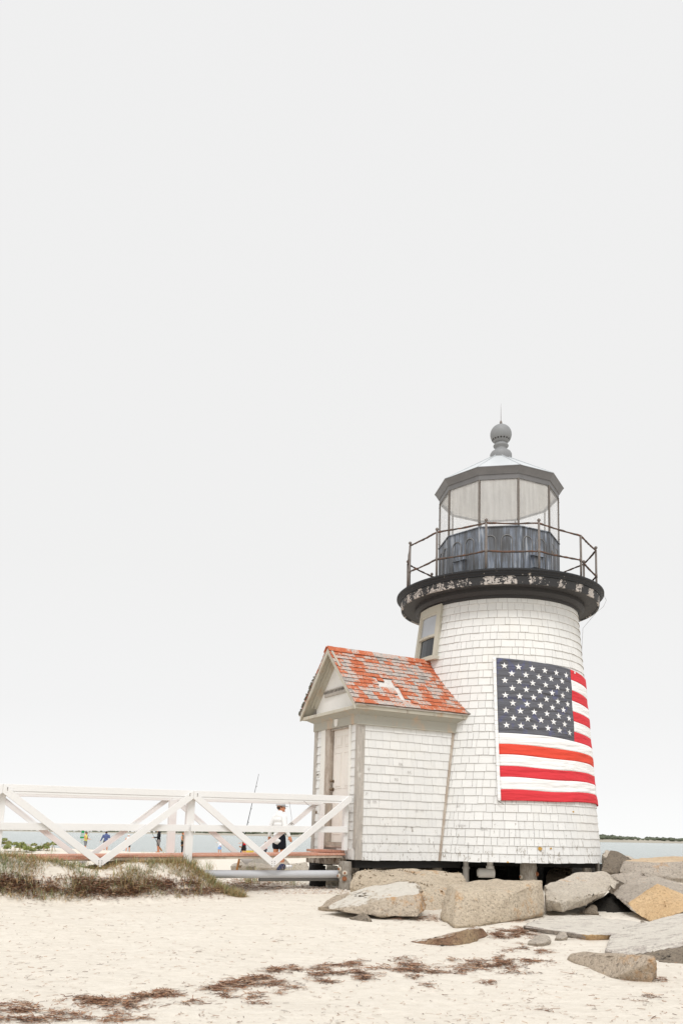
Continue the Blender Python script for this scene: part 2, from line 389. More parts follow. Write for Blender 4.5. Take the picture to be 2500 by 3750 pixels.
M['rock_rust'] = rockmat('red_brown_rock', (.27, .16, .12), (.34, .26, .17), (.13, .09, .07), sand_cov=.98)
def sandmat():
    m = Mat('pale_beach_sand', .95, .15)
    n = m.noise(.8, None, 5, .6); n2 = m.noise(9, m.vec((1, 1.6, 1)), 6, .7); n3 = m.noise(120, None, 3, .7)
    c = m.mix(n, (.745, .685, .595), (.80, .745, .66))
    c = m.mix(m.ramp(n2, [(.42, .35), (.56, 0.0)]), c, (.64, .58, .49))
    c = m.mix(m.ramp(n3, [(.30, .55), (.42, 0.0)]), c, (.50, .41, .31))
    c = m.mix(m.ramp(m.noise(34, None, 4, .8), [(.66, 0.0), (.70, .55)]), c, (.36, .25, .17))
    m.col(c); m.bump(m.math('ADD', m.math('ADD', m.math('MULTIPLY', n2, 1.5), m.math('MULTIPLY', n3, .35)), m.math('MULTIPLY', m.noise(2.6, m.vec((1, 1.7, 1)), 3, .5), 2.2)), .034, .7); return m.m
M['sand'] = sandmat()
def watermat():
    m = Mat('pale_green_grey_sea', .13, .5)
    m.b.inputs['IOR'].default_value = 1.33
    v = m.vec((1, 2.2, 1)); n = m.noise(.55, v, 6, .68); n2 = m.noise(.05, v, 4)
    c = m.mix(n2, (.36, .41, .395), (.43, .475, .46)); m.col(c)
    m.bump(m.math('ADD', n, m.math('MULTIPLY', m.noise(2.6, v, 3), .35)), 1.1, .8); return m.m
M['sea'] = watermat()
def leafmat(name, cols, rough=.75):
    m = Mat(name, rough, .2); r = m.island(); n = len(cols)
    m.col(m.ramp(r, [(i / (n - 1), c) for i, c in enumerate(cols)])); return m.m
M['weed'] = leafmat('dry_brown_seaweed', [(.08, .045, .034), (.16, .085, .058), (.28, .14, .08), (.40, .22, .125), (.21, .12, .085), (.58, .43, .31), (.32, .15, .08)])
M['straw'] = leafmat('dry_tan_grass', [(.38, .26, .13), (.58, .40, .20), (.32, .24, .12), (.68, .52, .31), (.50, .32, .15)])
M['blade'] = leafmat('green_beach_grass', [(.16, .20, .10), (.29, .33, .17), (.43, .43, .24), (.21, .26, .14)])
M['leaf'] = leafmat('bright_green_leaf', [(.16, .20, .05), (.30, .33, .10), (.24, .27, .10), (.42, .43, .22)])
M['scrub'] = simple('far_scrub', (.115, .13, .09), .9, .45, .05)
M['dunefar'] = simple('far_dune_grass', (.37, .34, .28), .9, .25, .02)
M['skin'] = simple('skin', (.62, .29, .17), .6, .05)
M['hair'] = simple('dark_brown_hair', (.05, .03, .02), .7)
def cl(n, c): return simple(n, c, .85, .08, 9, .1)

# ------------------------------------------------------------------ SETTING: sand, sea, far shore
xs = np.unique(np.concatenate([np.linspace(-7, 9, 229), np.linspace(-26, 26, 130), np.linspace(-3000, 3000, 41)]))
ys = np.unique(np.concatenate([np.linspace(5, 17, 190), np.linspace(-2, 50, 131), np.linspace(50, 120, 40), [-60, -20, 200, 500, 1500, 4000]]))
vs = [(x, y, G(x, y)) for y in ys for x in xs]; nx = len(xs)
fs = [(j * nx + i, j * nx + i + 1, (j + 1) * nx + i + 1, (j + 1) * nx + i) for j in range(len(ys) - 1) for i in range(nx - 1)]
tag(obj('ground', vs, fs, M['sand'], local=True, smooth=True), 'pale sandy beach with small dune', kind='structure')
obj('sea', [(-4000, 40, WATER), (4000, 40, WATER), (4000, 5000, WATER), (-4000, 5000, WATER)], [(0, 1, 2, 3)], M['sea'], local=True)['kind'] = 'structure'
def shoreY(x): return 690 + (x + 250) * .85 if x > -250 else 690
fv, ff = [], []
X = np.linspace(-900, 1300, 240)
for i, x in enumerate(X):
    y = 760 if x < 0 else 760 + x * 1.05
    fh = interp(x, [-250, -150, 0, 300], [.0, .3, .5, 1.0]); hh = -1.3 + 3.9 * fh + fh * 1.6 * noise.noise(Vector((x * .008, 0, 0))) + 1.2 * noise.noise(Vector((x * .05, 3, 0)))
    for dy, z in ((-6, WATER - .4), (4, WATER + .5), (26, -1.0 + 1.2 * fh), (60, hh), (130, hh - .2), (260, hh - 1), (300, -3)): fv.append((x, y + dy, z))
for i in range(len(X) - 1):
    for k in range(6): a = i * 7 + k; ff.append((a, a + 7, a + 8, a + 1))
tag(obj('far_shore', fv, ff, M['dunefar'], local=True, smooth=True), kind='structure')
mb = MB()
for i in range(1500):
    x = random.uniform(-700, 1250); y0 = 760 if x < 0 else 760 + x * 1.05
    d = .5 + .5 * noise.noise(Vector((x * .012, 8, 0))) + .35 * noise.noise(Vector((x * .06, 1, 0)))
    if random.random() > d + .25: continue
    fh = interp(x, [-250, -150, 0, 300], [.0, .3, .5, 1.0]); dy = random.uniform(40, 130); r = random.uniform(2.0, 4.2) * (.6 + .7 * d) * (.28 + .72 * fh); c = Vector((x, y0 + dy, -1.4 + 3.0 * fh + r * .45 + 1.5 * d * fh))
    k0 = len(mb.v); mb.ball(c, r, 8, sc=(1.35, 1, .8))
    for q in range(k0, len(mb.v)): mb.v[q] = c + (mb.v[q] - c) * random.uniform(.75, 1.25)
tag(mb.build('far_trees', M['scrub'], local=True), 'low dark scrub along the far shore', 'scrub', kind='stuff')

# ------------------------------------------------------------------ LIGHTHOUSE
LH = thing('lighthouse', (TC.x, TC.y, -.9), 'short white shingled lighthouse on pilings with black gallery, glass lantern and red-roofed entry shed', 'lighthouse')
ACAM = -math.degrees(atan2(TC.x, TC.y))     # direction that faces the camera
WA, WHW = None, .40
# window frame placement
wA = tower_hit(1574, 2310)[0] - 2
wzb, wzt = at(1560, 2412, 16.2).z, 4.47
def shingles_round(mb, h0, h1, n, skip=None):
    ex = (h1 - h0) / n
    for i in range(n):
        b = h0 + i * ex; t = b + ex * 1.03; a = random.uniform(0, 5)
        rb = Rw(b)
        end = a + 360
        while a < end - 1:
            wd = math.degrees(random.choice([.09, .12, .15, .18, .22, .2]) * random.uniform(.85, 1.15) / rb); a2 = min(a + wd, end)
            if end - a2 < 2: a2 = end
            g = .10; j = random.uniform(-.004, .004); j2 = j + random.uniform(-.002, .002); o = random.uniform(-.002, .003)
            mid = ((a + a2) / 2 + 180) % 360 - 180
            if not (skip and skip(mid, b, t)):
                nseg = 1; P0, P1 = a + g, a2 - g
                rB, rI, rT = rb + .016 + o, rb + .001, Rw(t) + .003
                c = [TW(P0, rI, b + j), TW(P1, rI, b + j2), TW(P1, rB, b + j2), TW(P0, rB, b + j), TW(P0, rT - .003, t), TW(P1, rT - .003, t), TW(P1, rT, t), TW(P0, rT, t)]
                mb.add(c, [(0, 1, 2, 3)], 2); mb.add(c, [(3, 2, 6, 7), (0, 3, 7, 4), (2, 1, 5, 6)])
            a = a2
mb = MB(); mb.lathe(None, [(0, -.39), (Rw(-.39) - .02, -.39), (Rw(-.38) - .002, -.38), (Rw(4.5) - .002, 4.5), (0, 4.5)], 96, 0, ax=tax)
def winskip(A, b, t):
    return abs(((A - wA + 180) % 360) - 180) < 13.2 and t > wzb - .02
mb2 = MB(); mb2.v, mb2.f, mb2.m = mb.v, mb.f, mb.m
mb.m = [1] * len(mb.f); shingles_round(mb, -.405, 4.5, 34, winskip)
mb.build('tower_wall', [M['shingle'], M['backing'], M['butt']], LH)
# top trim ring under the gallery
mb = MB(); mb.lathe(None, [(Rw(4.45) + .02, 4.44), (Rw(4.5) + .035, 4.45), (Rw(4.5) + .035, 4.49), (1.66, 4.5), (1.70, 4.56), (1.70, 4.64), (1.5, 4.66)], 96, ax=tax)
mb.build('bed_moulding', M['soffit'], LH, autosm=30)
# gallery: soffit, fascia, cornice, deck
mb = MB(); mb.lathe(None, [(1.5, 4.635), (1.955, 4.62)], 96, ax=tax); mb.build('gallery_soffit', M['soffit'], LH, smooth=True)
mb = MB(); mb.lathe(None, [(1.94, 4.625), (1.955, 4.60), (1.985, 4.60), (1.99, 4.615), (2.005, 4.745), (2.0, 4.75), (1.9, 4.755)], 96, ax=tax); mb.build('gallery_fascia', M['peel'], LH, autosm=30)
mb = MB(); mb.lathe(None, [(1.98, 4.75), (2.022, 4.752), (2.026, 4.775), (2.040, 4.785), (2.052, 4.80), (2.055, 4.82), (2.075, 4.83), (2.085, 4.84), (2.085, 4.868), (2.07, 4.876), (1.0, 4.90)], 96, ax=tax)
mb.build('gallery_deck', M['black_trim'], LH, autosm=30)
# gallery railing
GR = MB(); As = [-74.75, -47.1, -17.06, 11.9, 42, 76.6, 102.9, 132, 161, 190, 218.9, 250]
RR, HR = 1.942, 5.83
RA = obj('gallery_railing', [(0, 0, 0)], [], M['rust'], LH)
for i, A in enumerate(As):
    mb = MB(); top = 5.80 if i != 4 else 5.74; j = random.uniform(-.008, .008)
    mb.tube([TW(A, RR, 4.87), TW(A + .1, RR + j, 5.3), TW(A, RR, top)], .022, 8)
    mb.tube([TW(A, RR, 5.22), TW(A, RR, 5.30)], .026, 8)
    if i != 4: mb.tube([TW(A, RR, top - .01), TW(A, RR, top + .03)], .014, 8); mb.ball(TW(A, RR, top + .055), .034, 12)
    mb.build('railing_post', M['post'], RA, smooth=True)
for z, nm in ((5.80, 'top_rail'), (5.255, 'mid_rail')):
    mb = MB()
    for i in range(len(As)):
        A0, A1 = As[i], As[(i + 1) % 12]
        z0 = z - (.06 if i == 4 and z > 5.5 else 0); z1 = z - (.06 if (i + 1) == 4 and z > 5.5 else 0)
        p, q = TW(A0, RR, z0), TW(A1, RR, z1); n = 14
        mb.tube([p.lerp(q, t / n) + Vector((0, 0, random.uniform(-.004, .004) - .012 * sin(pi * t / n))) for t in range(n + 1)], [.0175 * random.uniform(.78, 1.25) for _ in range(n + 1)], 7)
    mb.build(nm, M['rust'], RA, smooth=True)
# lantern (ten sided)
PH = -10.117
def LV(k, r, h): return TW(PH + 36 * k, r, h)
AX0 = Vector((tax(5.3).x, tax(5.3).y, 0))
def LVF(k): p = TW(PH + 36 * k, 1.225, 5.3); p.z = 0; return p
HB0, HB1, HG1, RL = 4.88, 6.0, 6.98, 1.225
ks = [x + .5 for x in range(10)]
mb = MB()
base = [LV(k, RL, HB0) for k in ks] + [LV(k, RL, HB1) for k in ks]
mb.add(base, [(i, (i + 1) % 10, 10 + (i + 1) % 10, 10 + i) for i in range(10)])
for i in range(10):       # lip, corner seams
    p, q = LV(ks[i], RL + .012, HB1), LV(ks[(i + 1) % 10], RL + .012, HB1)
    mb.tube([p, q], .013, 6); mb.tube([LV(ks[i], RL, HB0), LV(ks[i], RL, HB1)], .010, 6)
b_ = mb.build('lantern_base', M['iron'], LH)
mb = MB()
for i in range(10):
    p, q = LVF(ks[i]), LVF(ks[(i + 1) % 10])
    for f in (.29, .71):
        c = p.lerp(q, f); t = (q - p).normalized(); n = t.cross(Zv).normalized(); n = n if n.dot(c - AX0) > 0 else -n
        aw = .105
        pts = [c + n * .003 - t * aw + Zv * (HB0 + .02)] + [c + n * .003 + t * (-aw * cos(a)) + Zv * (5.72 + aw * sin(a)) for a in np.linspace(0, pi, 12)] + [c + n * .003 + t * aw + Zv * (HB0 + .02)]
        mb.tube(pts, .012, 6)
mb.build('arched_moulding', M['cornice'], b_, smooth=True)  # lighter cornice grey stands in for the highlight on the arches
for i, f, hz in ((8, .42, 5.30), (0, .55, 5.33)):
    A = LVF(-1.5 if i == 8 else .5); B = LVF(-.5 if i == 8 else 1.5)
    c = A.lerp(B, f); t = (B - A).normalized(); n = t.cross(Zv).normalized(); n = n if n.dot(c - AX0) > 0 else -n
    mb = MB(); P = lambda a, b, h: c + t * a + n * b + Zv * (hz + h)
    mb.box(P, -.11, .11, .002, .085, -.13, .10)
    mb.hexa([P(-.14, .002, .115), P(.14, .002, .115), P(.14, .12, .08), P(-.14, .12, .08), P(-.14, .002, .135), P(.14, .002, .135), P(.14, .12, .095), P(-.14, .12, .095)])
    mb.box(P, -.13, .13, .002, .10, -.145, -.132)
    bevel(mb.build('vent_hood', M['iron'], b_), .003)
# hinge on the right
mb = MB(); c = LV(1.56, RL + .02, 5.58); mb.tube([c - Zv * .05, c + Zv * .05], .018, 8); c2 = c + Vector((.03, -.01, -.02)); mb.tube([c2 - Zv * .03, c2 + Zv * .03], .012, 8); mb.build('hinge', M['mullion'], b_)
for i in range(10):
    k0, k1 = ks[i], ks[(i + 1) % 10] if i < 9 else ks[0] + 10
    g = obj('lantern_pane', [LV(k0 + .03, RL - .02, HB1), LV(k1 - .03, RL - .02, HB1), LV(k1 - .03, RL - .02, HG1 + .01), LV(k0 + .03, RL - .02, HG1 + .01)], [(0, 1, 2, 3)], M['pane'], LH)
    mb = MB(); p, q = LV(k0, RL - .005, HB1), LV(k0, RL - .005, HG1 + .01)
    dn = (p - tax(HB1)); dn.z = 0; mb.beam(p, q, dn, .034, .03)
    for z in np.linspace(HB1 + .1, HG1 - .08, 4): mb.ball(LV(k0, RL + .013, z), .008, 6)
    mb.build('mullion', M['mullion'], LH)
# cornice
mb = MB(); prof = [(RL - .05, HG1), (RL + .012, HG1), (RL + .012, HG1 + .012), (RL + .004, HG1 + .014), (RL + .012, HG1 + .095), (RL + .03, HG1 + .10), (RL + .035, HG1 + .112), (RL + .10, HG1 + .215), (RL + .112, HG1 + .22), (RL + .112, HG1 + .232), (RL + .07, HG1 + .24)]
for r, z in prof:
    mb.v += [LV(k, r, z) for k in ks]
for j in range(len(prof) - 1):
    for i in range(10): a, b = j * 10 + i, j * 10 + (i + 1) % 10; mb.f.append((a, b, b + 10, a + 10)); mb.m.append(0)
mb.build('lantern_cornice', M['cornice'], LH)
mb = MB(); mb.v = [LV(k, RL - .03, HG1 + .02) for k in ks] + [LV(0, 0, HG1 + .022)]; mb.f = [(i, (i + 1) % 10, 10) for i in range(10)]; mb.m = [0] * 10; mb.build('lantern_ceiling', M['ceiling'], LH)
mb = MB(); HA = at(1832, 1668, 16.99 - .2).z
mb.v = [LV(k, RL + .105, HG1 + .238) for k in ks] + [LV(k, .17, HA + .03) for k in ks]
mb.f = [(i, (i + 1) % 10, 10 + (i + 1) % 10, 10 + i) for i in range(10)]; mb.m = [0] * 10
for k in ks: mb.tube([LV(k, RL + .105, HG1 + .242), LV(k, .19, HA + .03)], .008, 5)
mb.build('lantern_roof', M['roofmetal'], LH)
zb = lambda y: at(1832, y, 16.99).z
taxb = lambda z: tax(z) + Vector((.052, 0, 0))
mb = MB(); mb.lathe(None, [(.20, zb(1700)), (.225, zb(1690)), (.23, zb(1674)), (.228, zb(1664)), (.205, zb(1657)), (.16, zb(1652)), (.125, zb(1647)), (.125, zb(1641)), (.155, zb(1636)), (.162, zb(1633)), (.155, zb(1630)), (.12, zb(1624)), (.118, zb(1612)), (.10, zb(1605))], 40, ax=taxb)
mb.build('ventilator_collar', M['ball'], LH, autosm=50)
bc = taxb(zb(1591)); mb = MB(); mb.ball(bc, .226, 40); vb = mb.build('ventilator_ball', M['ball'], LH, smooth=True)
for a in range(0, 360, 20):
    d = Vector((cos(radians(a)) * cos(radians(-36)), sin(radians(a)) * cos(radians(-36)), sin(radians(-36)))); p = bc + d * .222
    mb = MB(); mb.tube([p, p + d * .006], .019, 10); mb.build('vent_hole', M['hole'], vb)
mb = MB(); mb.lathe(None, [(.03, zb(1552.5)), (.028, zb(1546)), (.012, zb(1540)), (.006, zb(1539)), (.004, zb(1500)), (.001, zb(1477))], 10, ax=taxb); mb.build('lightning_rod', M['post'], LH)
mb = MB(); pts = [TW(70, 2.08, 4.78), TW(72, 2.12, 4.70), TW(70, 2.06, 4.55), TW(66, 1.95, 4.42), TW(64, 1.70, 4.1), TW(66, 1.66, 3.3)]
mb.tube(pts, .0028, 5); mb.build('loose_wire', M['mullion'], LH)
# tower window: curved with the wall
WN = obj('window', [(0, 0, 0)], [], M['trim'], LH, label='narrow two-sash window with cream weathered casing')
def wbox(mb, d0, d1, r0, r1, z0, z1, m=0):
    n = max(1, int(abs(d1 - d0) / 4)); zz = np.linspace(z0, z1, 2)
    for q in range(n):
        a, b = wA + d0 + (d1 - d0) * q / n, wA + d0 + (d1 - d0) * (q + 1) / n
        mb.hexa([TW(a, Rw(z0) + r0, z0), TW(b, Rw(z0) + r0, z0), TW(b, Rw(z0) + r1, z0), TW(a, Rw(z0) + r1, z0), TW(a, Rw(z1) + r0, z1), TW(b, Rw(z1) + r0, z1), TW(b, Rw(z1) + r1, z1), TW(a, Rw(z1) + r1, z1)], m)
mb = MB(); D = 14.5
wbox(mb, -D, -D + 4.6, .0, .065, wzb, wzt); wbox(mb, D - 3.4, D, .0, .065, wzb, wzt); wbox(mb, -D + 4.6, D - 3.4, .0, .065, wzt - .15, wzt)
wbox(mb, D - .5, D + .2, .065, .078, wzb, wzt)
mb.build('frame', M['trim'], WN)
mb = MB(); wbox(mb, -D - 1, D + 1.5, .0, .115, wzb - .07, wzb - .0); bevel(mb.build('sill', M['trim'], WN), .006)
mid = lerp(wzb, wzt - .15, .50)
mb = MB(); a0, a1 = -D + 4.6, D - 3.4
for z0, z1, r0 in ((wzb, mid, .004), (mid - .03, wzt - .15, .026)):
    wbox(mb, a0, a0 + 1.8, r0, r0 + .03, z0, z1); wbox(mb, a1 - .8, a1, r0, r0 + .03, z0, z1); wbox(mb, a0 + 1.8, a1 - .8, r0, r0 + .03, z0, z0 + .045); wbox(mb, a0 + 1.8, a1 - .8, r0, r0 + .03, z1 - .045, z1)
mb.build('sash', M['trim'], WN)
mb = MB(); wbox(mb, a0 + 1, a1 - .6, .004, .012, wzb + .02, mid - .02); mb.build('pane', M['dark_glass'], WN)
mb = MB(); wbox(mb, a0 + 1, a1 - .6, .028, .036, mid - .01, wzt - .17); mb.build('pane', M['curtain'], WN)

# ---------------- shed
H0, H1, HE, HP = -.40, 1.905, 2.232, 3.361
def shingles_flat(mb, P, a0, a1, h0, h1, n, aend=None, seed=0):
    """P(a, out, h): a along the wall, out = outward offset"""
    ex = (h1 - h0) / n
    for i in range(n):
        b = h0 + i * ex; t = b + ex * 1.03; a = a0; e1 = aend(b) if aend else a1; first = True
        while a < e1 - .004:
            w = random.choice([.08, .11, .14, .17, .2, .23]) * random.uniform(.85, 1.15)
            if first: w *= random.uniform(.4, 1); first = False
            a2 = min(a + w, e1)
            if e1 - a2 < .05: a2 = e1
            g = .0018; j = random.uniform(-.004, .004); j2 = j + random.uniform(-.003, .003); o = random.uniform(-.002, .003)
            c = [P(a + g, .001, b + j), P(a2 - g, .001, b + j2), P(a2 - g, .016 + o, b + j2), P(a + g, .016 + o, b + j), P(a + g, .001, t), P(a2 - g, .001, t), P(a2 - g, .004, t), P(a + g, .004, t)]
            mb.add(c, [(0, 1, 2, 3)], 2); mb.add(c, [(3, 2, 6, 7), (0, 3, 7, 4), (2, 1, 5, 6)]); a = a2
def meet(w, h, off=0.0):        # s where wall plane w meets the tower at height h
    c = tax(h); s = 0
    while s < 4:
        p = S(s, w, h)
        if hypot(p.x - c.x, p.y - c.y) < Rw(h) + off: return s
        s += .004
    return 4
PS = lambda a, o, h: S(a, -o, h)          # right side wall
PL = lambda a, o, h: S(a, WS + o, h)      # left side wall
PF = lambda a, o, h: S(-o, a, h)          # front (door) face, a = w
mb = MB(); wd0, wd1 = .26, 1.17
def solid(mb, w0, w1, h0, h1, s0, s1): mb.box(lambda a, b, c: S(a, b, c), s0, s1, w0, w1, h0, h1, 1)
solid(mb, 0, wd0, H0, H1 + .15, 0, .3); solid(mb, wd1, WS, H0, H1 + .15, 0, .3); solid(mb, 0.001, WS - .001, H0 + .001, H1 + .15, .3, 2.6)
solid(mb, wd0, wd1, H0, -.20, .0, .3); solid(mb, wd0, wd1, 1.88, H1 + .15, .0, .3)
shingles_flat(mb, PS, .105, 2.2, H0 - .005, H1 + .04, 16, aend=lambda h: meet(0, h, -.02))
shingles_flat(mb, PL, .1, 2.2, H0 - .005, H1 + .04, 16, aend=lambda h: meet(WS, h, -.02))
shingles_flat(mb, PF, .068, .235, -.21, H1 + .02, 14)
shingles_flat(mb, PF, 1.33, 1.50, -.36, H1 + .02, 15)
mb.build('shed_wall', [M['shingle'], M['backing'], M['butt']], LH)
def part(name, boxes, mat, parent=LH, bv=.003, P=S, **k):
    mb = MB()
    for b in boxes: mb.box(P, *b)
    o = mb.build(name, mat, parent, **k)
    if bv: bevel(o, bv)
    return o
part('corner_board', [(-.030, .105, -.028, .001, H0 + .005, H1), (-.030, .0, .001, .068, -.21, H1)], M['grey_wood'])
part('corner_board', [(-.028, .0, 1.50, WS - .002, H0 + .01, H1)], M['grey_wood'])
part('skirt_board', [(-.036, -.0, .04, .62, -.395, -.212)], M['skirt'])
# trim strip where shed meets tower
mb = MB(); hs_ = np.linspace(H0, H1, 22)
for h0, h1 in zip(hs_[:-1], hs_[1:]):
    s0, s1 = meet(0, h0, .02), meet(0, h1, .02)
    mb.hexa([S(s0 - .03, .0, h0), S(s0 + .012, .0, h0), S(s0 + .012, -.034, h0), S(s0 - .03, -.026, h0), S(s1 - .03, .0, h1), S(s1 + .012, .0, h1), S(s1 + .012, -.034, h1), S(s1 - .03, -.026, h1)])
mb.build('junction_strip', M['jamb'], LH)
# frieze
part('frieze_board', [(-.045, 2.35, -.045, .0, H1, 2.065), (-.045, .0, .0, WS + .012, H1, 2.065), (-.06, 2.35, -.06, -.0, H1 - .02, H1 + .004)], M['frieze'])
mb = MB()   # bed cove below the cornice, front and right side
A_ = lambda s, w, h: S(s, w, h)
mb.hexa([A_(-.045, -.045, 2.06), A_(2.3, -.045, 2.06), A_(2.3, .1, 2.06), A_(-.045, .1, 2.06), A_(-.15, -.15, 2.13), A_(2.3, -.15, 2.13), A_(2.3, .1, 2.13), A_(-.15, .1, 2.13)])
mb.hexa([A_(-.045, .1, 2.06), A_(.1, .1, 2.06), A_(.1, WS + .012, 2.06), A_(-.045, WS + .012, 2.06), A_(-.15, .1, 2.13), A_(.1, .1, 2.13), A_(.1, WS + .15, 2.13), A_(-.15, WS + .15, 2.13)])
mb.build('cove_moulding', M['frieze'], LH)
part('cornice', [(-.20, 2.3, -.20, .05, 2.131, 2.19), (-.20, .1, .05, WS + .20, 2.131, 2.19)], M['trim'], bv=.006)
part('eave_fascia', [(-.225, 2.35, -.222, -.19, 2.192, 2.235), (-.17, 2.35, -.19, -.05, 2.192, 2.21)], M['trim'])
part('eave_fascia', [(-.20, 2.35, WS + .19, WS + .222, 2.131, 2.235)], M['trim'])
# door
part('door_frame', [(-.042, .0, .235, .28, -.21, H1), (-.03, .0, 1.17, 1.33, -.21, H1)], M['white_trim'])
part('door_frame', [(-.020, .10, 1.01, 1.17, -.12, H1), (.0, .10, .28, 1.01, 1.872, H1)], M['jamb'], label='bare weathered wood door jamb')
part('threshold', [(-.05, .1, .28, 1.17, -.205, -.165), (-.025, .1, .28, 1.12, -.165, -.118)], M['jamb'])
DR = part('door', [(.055, .095, .28, .985, -.115, 1.872)], M['door'])
mb = MB()
def dpanel(w0, w1, h0, h1):
    c = [(w0, h0), (w1, h0), (w1, h1), (w0, h1)]
    for i in range(4):
        (a, b), (c2, d) = c[i], c[(i + 1) % 4]; mb.tube([S(.053, a, b), S(.053, c2, d)], .0065, 5)
    mb.box(S, .046, .054, w0 + .035, w1 - .035, h0 + .035, h1 - .035)
for w0, w1 in ((.34, .58), (.67, .91)):
    dpanel(w0, w1, 1.56, 1.76); dpanel(w0, w1, .83, 1.46); dpanel(w0, w1, .03, .60)
mb.build('door_panel', M['door'], DR)
def knob(h, r, nm):
    mb = MB(); c = lambda s: S(s, .955, h); mb.tube([c(.054), c(.046)], r * 1.05, 14); mb.tube([c(.05), c(.015)], r * .35, 8); mb.ball(c(0.005), r, 12, sc=(1, 1, 1)); mb.build(nm, M['brass'], DR, smooth=True)
knob(at(1210, 2860, 15.3).z, .026, 'deadbolt'); knob(at(1208, 2890, 15.3).z, .032, 'handle')
# number plate
hp = at(1171, 2836, 15.6).z
pl = part('number_plate', [(-.026, -.020, 1.37, 1.47, hp - .035, hp + .035)], M['white_trim'], bv=0)
def text3d(name, body, size, origin, xdir, ydir, mat, parent, ext=.002):
    cu = bpy.data.curves.new(name, 'FONT'); cu.body = body; cu.size = size; cu.extrude = ext; cu.align_x = 'CENTER'; cu.align_y = 'CENTER'
    t = bpy.data.objects.new(name, cu); COL.objects.link(t); dg = bpy.context.evaluated_depsgraph_get(); me = bpy.data.meshes.new_from_object(t.evaluated_get(dg))
    bpy.data.objects.remove(t); zd = xdir.cross(ydir).normalized()
    vs = [Vector(origin) + xdir * v.co.x + ydir * v.co.y + zd * v.co.z for v in me.vertices]; fs = [tuple(p.vertices) for p in me.polygons]
    bpy.data.meshes.remove(me); return obj(name, vs, fs, mat, parent)
text3d('number', '1901', .045, S(-.030, 1.42, hp), -V, Zv, M['mullion'], pl)
# small shield on frieze
mb = MB(); hq = lambda w, h: S(-.052, w, h); pts = [(.80, 2.045), (.93, 2.045), (.915, 1.93), (.865, 1.905), (.815, 1.93)]
pts = [(a - .13, b + .01) for a, b in pts]
mb.add([S(-.045, a, b) for a, b in pts] + [S(-.060, a, b) for a, b in pts], [tuple(range(5)), tuple(range(9, 4, -1))] + [(i, (i + 1) % 5, 5 + (i + 1) % 5, 5 + i) for i in range(5)])
mb.build('shield_plaque', M['white_trim'], LH)
# gable
def gp(s, w, t):   # point on roof underside line; t = vertical offset
    k = 1 - abs(w - WS / 2) / (WS / 2 + .224); return S(s, w, HE + (HP - HE) * k + t)
mb = MB(); mb.add([S(.0, -.0, 2.19), S(.0, WS, 2.19), gp(.0, WS, -.04), gp(.0, WS / 2, -.04), gp(.0, 0, -.04), S(2.6, 0, 2.19), S(2.6, WS, 2.19), gp(2.6, WS, -.04), gp(2.6, WS / 2, -.04), gp(2.6, 0, -.04)],
                  [(0, 1, 2, 3, 4), (0, 4, 9, 5), (1, 6, 7, 2)])
mb.build('gable_board', M['tymp'], LH)
mb = MB(); E0, E1 = -.224, WS + .224; SO = -.232
def rake(mb, s0, s1, t0, t1, e=0.0):
    for wa, wb in ((E0 + e, WS / 2), (WS / 2, E1 - e)):
        mb.hexa([gp(s0, wa, t0), gp(s1, wa, t0), gp(s1, wb, t0), gp(s0, wb, t0), gp(s0, wa, t1), gp(s1, wa, t1), gp(s1, wb, t1), gp(s0, wb, t1)])
rake(mb, SO + .001, SO + .026, -.115, -.004); mb.build('rake_board', M['trim'], LH)
mb = MB(); rake(mb, SO + .026, .0, -.055, -.030); mb.build('rake_soffit', M['trim'], LH)
mb = MB()
rake(mb, -.06, -.001, -.17, -.056, .25); rake(mb, -.11, -.061, -.10, -.056, .2)
mb.build('gable_trim', M['trim'], LH)
# carved quarterboard in the gable
qz = 2.585; mb = MB(); mb.box(S, -.032, -.005, .36, 1.25, qz - .055, qz + .055); mb.tube([S(-.02, .36, qz - .058), S(-.02, 1.25, qz - .058)], .018, 6)
qb = mb.build('carved_sign', M['grey_wood'], LH, label='weathered carved board reading NANTUCKET LIFE ESTABLISHED')
text3d('lettering', 'NANTUCKET LIFE ESTABLISHED', .066, S(-.036, .81, qz + .005), -V, Zv, M['mullion'], qb)
